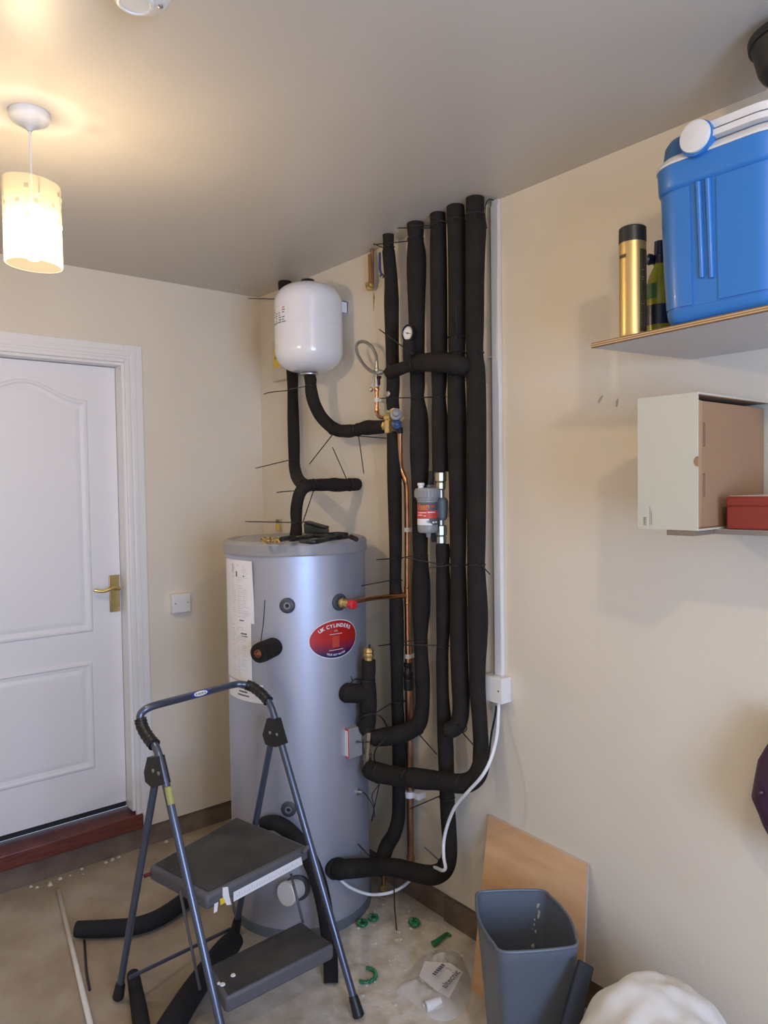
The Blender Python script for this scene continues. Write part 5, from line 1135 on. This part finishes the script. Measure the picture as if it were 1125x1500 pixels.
bm = NB(); tube(bm, [V((q.x+.10, -.05, 1.0)), V((q.x+.15, -.012, 1.32)), V((q.x+.2, -.05, 1.0))], .008, 8); obj('strap', bm, 'purple', pb)
bm = NB(); tube(bm, [Y(1104.5, 1164, -.115), Y(1116, 1161, -.15)], .003, 6); obj('seam', bm, mat('brown_piping', (.10, .05, .05), .6), pb)
# ================================================================== FLOOR THINGS
# plywood offcut leaning on the wall
TL, TR_ = Y(717, 1193, -.006), Y(862, 1267, -.006); TR_.z = TL.z-.016
BL = Z(692, 1449, 0); BR = BL+(TR_-TL); BR.z = 0; BR.y = BL.y+.01
nrm = (TR_-TL).cross(BL-TL).normalized(); nrm = nrm if nrm.y < 0 else -nrm
tk_ = nrm*.009
bm = NB(); hexa(bm, [BL, BR, BR-tk_+V((0, 0, .004)), BL-tk_+V((0, 0, .004)), TL+tk_*.0, TR_+tk_*.0, TR_-tk_, TL-tk_])
# keep it in front of the wall
my = max(v.co.y for v in bm.verts); bmesh.ops.translate(bm, verts=bm.verts[:], vec=(0, min(0, -.002-my), 0))
mz = min(v.co.z for v in bm.verts); bmesh.ops.translate(bm, verts=bm.verts[:], vec=(0, 0, -mz+.0005))
pw = solo('plywood_board', bm, 'ply', 'square offcut of orange brown plywood leaning against the right wall', 'plywood board')
bm = NB(); off = V((0, min(0, -.002-my), -mz+.0005)); e = (TR_-TL).normalized()
hexa(bm, [TL+off+tk_*.03, TR_+off+tk_*.03, TR_+off-tk_*1.02, TL+off-tk_*1.02, TL+off+V((0, 0, .0012)), TR_+off+V((0, 0, .0012)), TR_+off-tk_+V((0, 0, .0012)), TL+off-tk_+V((0, 0, .0012))]); obj('top_edge', bm, mat('pale_sawn_edge', (.66, .55, .42), .7), pw)
bm = NB(); hexa(bm, [BR+off+tk_*.02, BR+off+e*.001+tk_*.02, BR+off+e*.001-tk_, BR+off-tk_, TR_+off+tk_*.02, TR_+off+e*.001+tk_*.02, TR_+off+e*.001-tk_, TR_+off-tk_]); obj('side_edge', bm, mat('grey_sawn_edge', (.45, .40, .36), .7), pw)

# bin
ZB = .42
rim = [Z(694, 1306, ZB), Z(800, 1303, ZB), Z(852, 1387, ZB), Z(729, 1397, ZB)]
def bin_ring(z, k, grow=0):
    """rounded, slightly bulging quadrilateral"""
    c = sum(rim, V())/4; P = []
    Q = [c+(p-c)*k for p in rim]; n = 12
    for i in range(4):
        p, nx, pv = Q[i], Q[(i+1) % 4], Q[i-1]
        r = .035*k; a = p+(pv-p).normalized()*r; b = p+(nx-p).normalized()*r
        for j in range(7):
            t = j/6; P.append(a*(1-t)**2+p*2*t*(1-t)+b*t*t)
        e0, e1 = b, nx+(p-nx).normalized()*r
        out = (e1-e0); out = V((out.y, -out.x, 0)).normalized()
        if out.dot((e0+e1)/2-c) < 0: out = -out
        for j in range(1, 8):
            t = j/8; P.append(e0.lerp(e1, t)+out*(.016 if i in (1, 3) else .003)*k*4*t*(1-t))
    if grow: P = [p+(p-c).normalized()*grow for p in P]
    return [(p.x, p.y) for p in P]
ctr = sum(rim, V())/4
bn = thing('waste_bin', 'slate blue plastic bin without lid in front of the plywood', 'waste bin', (ctr.x, ctr.y, 0))
bm = NB(); loft(bm, [(0.001, bin_ring(0, .72)), (.012, bin_ring(0, .745)), (ZB-.03, bin_ring(0, .985)), (ZB-.028, bin_ring(0, .99)), (ZB-.004, bin_ring(0, 1.0)), (ZB, bin_ring(0, .995)), (ZB, bin_ring(0, .975)), (ZB-.01, bin_ring(0, .965)), (.012, bin_ring(0, .72)), (.012, bin_ring(0, .5))]); obj('bin_body', bm, 'bin', bn)
bm = NB(); R = bin_ring(0, .992); tube(bm, [V((x, y, ZB)) for x, y in R], .0042, 8, close=True); obj('rim', bm, 'bin', bn)
bm = NB(); rr = random.Random(5)
def inside(p):
    R = bin_ring(0, .72+.245*max(0, p.z)/ZB-.004); c = False
    for (x0, y0), (x1, y1) in zip(R, R[1:]+R[:1]):
        if (y0 > p.y) != (y1 > p.y) and p.x < (x1-x0)*(p.y-y0)/(y1-y0)+x0: c = not c
    return c and p.z > .013
for k in range(18):
    v = 1324+64*rr.random(); u = 789-.16*(v-1324)+(rr.random()-.5)*7; d_ = ray(u, v); p = Z(u, v, ZB-.02)
    while inside(p): p = p+d_*.003
    s_ = .0012+.0018*rr.random(); box(bm, p-V((s_, s_, s_*1.6)), p+V((s_, s_, s_*1.6)))
obj('plaster_specks', bm, 'debris', bn)
# lid leaning beside the bin
bm = NB(); a, b = D(846, 1404, 1.915), D(868, 1416, 1.915); dn0, dn1 = D(819, 1500, 1.855), D(849, 1500, 1.855)
dn0 = a+(dn0-a)*(a.z/(a.z-dn0.z)); dn1 = b+(dn1-b)*(b.z/(b.z-dn1.z)); tv_ = (b-a).cross(dn0-a).normalized()*.012; tv_ = tv_ if tv_.dot(FW) < 0 else -tv_
up_ = V((0, 0, max(0, -tv_.z)+.0006)); hexa(bm, [dn0+up_, dn1+up_, dn1+tv_+up_, dn0+tv_+up_, a, b, b+tv_, a+tv_], .004); solo('dark_panel', bm, mat('dark_navy_plastic', (.014, .017, .025), .6, spec=.3), 'dark slate panel leaning against the front right corner of the bin, beside the white sack', 'panel')
# sack
bm = NB(); bmesh.ops.create_icosphere(bm, subdivisions=5, radius=1)
from mathutils import noise as NZ
sc0 = V((2.375, -.335, .0))
for v in bm.verts:
    p = v.co.copy(); n = NZ.noise(p*1.6+V((3, 1, 2)))*.12+NZ.noise(p*4+V((1, 5, 2)))*.05
    fold = .06*abs(math.sin(3.5*math.atan2(p.y, p.x)+2.2*p.z))*(1-abs(p.z))
    k = 1+n+fold
    z = max(-.0, .19+.275*p.z*k) if p.z > -.7 else 0
    v.co = V((sc0.x+.192*p.x*k*(1 if p.z > 0 else 1.0+.0*p.z), sc0.y+.18*p.y*k, max(0.001, z)))
for v in bm.verts:
    if v.co.y > -.05: v.co.y = -.05+(v.co.y+.05)*.1
for f in bm.faces: f.smooth = True
sk_ = thing('cloth_sack', 'bulging white cloth sack on the floor right of the bin', 'sack', (sc0.x, sc0.y, 0))
obj('sack_body', bm, 'sack', sk_)

# lagging offcuts
FG = 'loose black lagging offcuts on the floor'
def offcut(pts, label, m='foamgrey', w=None):
    bm = NB(); P = cr([(*p[:3], p[3]) for p in pts], 6); tube(bm, [p[:3] for p in P], [p[3] for p in P], 18); return solo('lagging_offcut', bm, m, label, 'pipe lagging', FG)
def zf(u, v, z, px_): p = Z(u, v, z); return (p.x, p.y, p.z, pxm(px_, p)/2)
offcut([zf(112, 1361, .032, 22), zf(128, 1361, .032, 23), zf(160, 1360, .033, 24), zf(195, 1357, .033, 24), zf(225, 1348, .033, 24), zf(250, 1334, .033, 24), zf(270, 1319, .033, 23), zf(285, 1306, .033, 22), zf(296, 1297, .033, 22)], 'curved black lagging offcut on the floor left of the ladder, under its platform')
offcut([zf(195, 1428, .029, 18), zf(199, 1450, .029, 20), zf(204, 1480, .030, 23), zf(210, 1520, .032, 26)], 'short black lagging offcut on the floor at the rear left ladder foot')
offcut([zf(344, 1376, .041, 28), zf(334, 1387, .041, 33), zf(318, 1405, .041, 33), zf(300, 1428, .041, 33), zf(276, 1462, .042, 36), zf(244, 1515, .045, 42)], 'thick straight black lagging offcut lying on the floor beneath the lower ladder step')
def csf(u, v, g, px_): p = CS(u, v, CR+g); return (p.x, p.y, p.z, pxm(px_, p)/2)
b_ = Z(485, 1440, .001)
offcut([csf(385, 1207, .029, 19), csf(394, 1205, .030, 21), csf(408, 1207, .032, 22), csf(428, 1222, .038, 24), csf(450, 1252, .05, 24), csf(465, 1287, .07, 24), csf(475, 1328, .10, 23), (*Z(482, 1380, .09), pxm(22, Z(482, 1380, .09))/2), (*Z(484.5, 1415, .04), pxm(22, b_)/2), (b_.x, b_.y, b_.z, pxm(21, b_)/2)], 'arched black lagging offcut propped against the front of the cylinder')
# white strip and dark stick
bm = NB(); a, b = Z(86, 1305, .0095), Z(139, 1530, .0095); tube(bm, [a, b], .009, 8); solo('plastic_strip', bm, 'strip', 'long white plastic strip lying on the floor at the lower left', 'plastic strip')
bm = NB(); P = cr([(*Z(123.5, 1378, .0046), 0), (*Z(125, 1400, .0046), 0), (*Z(127, 1425, .0046), 0), (*Z(131.5, 1450, .0046), 0)], 4); tube(bm, [p[:3] for p in P], .0042, 8); solo('loose_cable_tie', bm, 'blackp', 'loose black cable tie on the floor beside the white plastic strip', 'cable tie')
# green pieces
def ringlet(u, v, r, r2, label, arc=2*PI, rot=0, flat=1.0, h=.006):
    h = r2+.0045; c = Z(u, v, h); n = 22
    P = [c+V((r*math.cos(rot+arc*k/n), r*flat*math.sin(rot+arc*k/n), .004*math.sin(3*k))) for k in range(n+(0 if arc > 6.2 else 1))]
    bm = NB(); tube(bm, P, r2, 8, close=arc > 6.2); return solo('green_ring', bm, 'greenp', label, 'plastic ring', 'green plastic scraps on the dusty floor')
ringlet(531, 1352, .015, .0065, 'round green plastic scrap nearest the cylinder foot on the dusty floor'); ringlet(547, 1344, .014, .0065, 'round green plastic scrap just right of the one by the cylinder foot')
ringlet(607, 1351, .015, .009, 'dark green plastic lump near the brown board on the dusty floor', flat=.8, h=.009)
ringlet(535, 1428, .036, .006, 'hooked green plastic strip on the floor left of the clear bag', 3.6, -1.2)
bm = NB(); P = cr([(*Z(634, 1383, .012), 0), (*Z(641, 1379, .014), 0), (*Z(648, 1373, .011), 0), (*Z(655, 1368, .011), 0), (*Z(660, 1371, .008), 0)], 5); tube(bm, [p[:3] for p in P], [.011-.0003*k for k in range(len(P))], 8); solo('green_scrap', bm, 'greenp', 'twisted green plastic scrap on the floor just above the clear bag', 'plastic scrap', 'green plastic scraps on the dusty floor')
# clear bag with print
bag_t = thing('clear_plastic_bag', 'crumpled clear plastic bag with black lettering on the floor left of the bin', 'plastic bag', Z(645, 1450, 0))
bp = [Z(u, v, 0) for u, v in ((579, 1452), (596, 1432), (612, 1407), (632, 1394), (652, 1391), (672, 1398), (682, 1415), (690, 1440), (688, 1468), (672, 1490), (648, 1497), (622, 1486), (600, 1466))]
cc = sum(bp, V())/len(bp)
bm = NB(); rings = 7; ring0 = None; nn = 52
def edgep(t):
    t = t % 1*len(bp); i = int(t); f = t-i; P0, P1, P2, P3 = [bp[(i+k) % len(bp)] for k in (-1, 0, 1, 2)]
    return .5*((2*P1)+(-P0+P2)*f+(2*P0-5*P1+4*P2-P3)*f*f+(-P0+3*P1-3*P2+P3)*f**3)
def hgt(p, k): return .006+.05*(1-k*k)*(.6+.8*NZ.noise(V((p.x*14, p.y*14, 2.3)))+.5*NZ.noise(V((p.x*38, p.y*38, 1))))
top = bm.verts.new(cc+V((0, 0, .05)))
for i in range(1, rings+1):
    k = i/rings; cur = []
    for j in range(nn):
        p = cc.lerp(edgep(j/nn), k); cur.append(bm.verts.new(V((p.x, p.y, max(.002, hgt(p, k)) if i < rings else .002))))
    for j in range(nn):
        f = bm.faces.new((top, cur[j], cur[(j+1) % nn]) if ring0 is None else (ring0[j], cur[j], cur[(j+1) % nn], ring0[(j+1) % nn])); f.smooth = True
    ring0 = cur
obj('bag_film', bm, 'film', bag_t)
hz_ = .062
bm = NB(); bm.faces.new([bm.verts.new(Z(u, v, hz_+dz)) for u, v, dz in ((614, 1430, -.02), (622, 1408, -.01), (660, 1411, 0), (678, 1424, .0), (658, 1462, -.01), (640, 1452, -.02))]); bl_ = obj('printed_panel', bm, glass('milky_film', (.82, .80, .78), .35, .5), bag_t)
o_ = Z(653, 1448, hz_+.004); e_ = (Z(679, 1419, hz_+.004)-o_); L = e_.length; e_.normalize(); n_ = (Z(640, 1436, hz_+.004)-o_); n_ = (n_-e_*n_.dot(e_)).normalized()
bm = NB(); text(bm, 'altecnic', L*.27, lambda x, y: o_+e_*x+n_*y, 'LEFT', .0006)
o2 = Z(638, 1429, hz_+.004)
for k in range(6): 
    x0 = L*.095*k; bm.faces.new([bm.verts.new(o2+e_*x+n_*y) for x, y in ((x0, 0), (x0+L*.07, 0), (x0+L*.07, L*.12), (x0, L*.12))])
obj('lettering', bm, 'ink', bl_)
bm = NB(); a, b = Z(623, 1475, .017), Z(645, 1468, .017); d = b-a; lathe(bm, a, d, [(0, .0165), (d.length, .0165), (d.length, .013), (0, .013)], 24, caps=False); x = bm.verts; solo('plastic_sleeve', bm, 'plasticw', 'short white plastic pipe sleeve on the floor in front of the clear bag', 'pipe sleeve')
# crumbs
rr = random.Random(21); bm = NB()
for k in range(70):
    z0 = Z(520+170*rr.random(), 1325+165*rr.random(), 0)
    if z0.y > -.04: continue
    s_ = .002+.005*rr.random(); hexa(bm, [z0+V((-s_, -s_*.7, 0)), z0+V((s_, -s_*.6, 0)), z0+V((s_*.8, s_, 0)), z0+V((-s_*.9, s_*.7, 0))]+[z0+V((-s_*.5, -s_*.3, s_)), z0+V((s_*.4, -s_*.3, s_)), z0+V((s_*.3, s_*.6, s_*.8)), z0+V((-s_*.4, s_*.3, s_*.7))])
for k in range(16):
    y = -.5-.7*rr.random()*1.0; z0 = V((.004+.05*rr.random()**2, y, 0)); s_ = .003+.007*rr.random(); hexa(bm, [z0+V((-s_*.3, -s_, 0)), z0+V((s_, -s_*.6, 0)), z0+V((s_*.8, s_, 0)), z0+V((-s_*.3, s_*.7, 0))]+[z0+V((-s_*.2, -s_*.3, s_)), z0+V((s_*.4, -s_*.3, s_)), z0+V((s_*.3, s_*.6, s_*.8)), z0+V((-s_*.2, s_*.3, s_*.7))])
o = obj('plaster_crumbs', bm, 'debris'); tag(o, 'scattered plaster crumbs on the dusty floor by the cylinder and wall', 'rubble'); o['kind'] = 'stuff'

# ================================================================== LIGHT
def light(name, typ, loc, e, col, size=None, rot=None, **k):
    l = bpy.data.lights.new(name, typ); l.energy = e; l.color = col
    if typ == 'POINT': l.shadow_soft_size = size
    if typ == 'AREA': l.shape = 'RECTANGLE'; l.size, l.size_y = size
    o = bpy.data.objects.new(name, l); o.location = loc
    if rot: o.rotation_euler = rot
    COL.objects.link(o); return o
WARM = (1, .78, .50)
light('pendant_bulb', 'POINT', (lx, ly, 2.235), 19.5, WARM, .02)
light('second_pendant_bulb', 'POINT', (3.35, -1.38, 2.38), 22, WARM, .035)
light('window_daylight', 'AREA', (LX+.05, (WY0+WY1)/2, (WZ0+WZ1)/2), 80, (.42, .60, 1.0), (WY1-WY0-.1, WZ1-WZ0-.1), (0, PI/2, 0))
w = bpy.data.worlds.new('daylight'); SC.world = w; w.use_nodes = True; bg = w.node_tree.nodes['Background']; bg.inputs[0].default_value = (.62, .76, 1, 1); bg.inputs[1].default_value = 1.2
SC.view_settings.view_transform = 'Standard'; SC.view_settings.look = 'None'; SC.view_settings.exposure = 0.02; SC.view_settings.gamma = 1; SC.view_settings.use_curve_mapping = False
SC.cycles.use_denoising = True; SC.cycles.max_bounces = 8; SC.cycles.diffuse_bounces = 5; SC.cycles.transparent_max_bounces = 12; SC.cycles.sample_clamp_indirect = 6; SC.cycles.caustics_reflective = False; SC.cycles.caustics_refractive = False
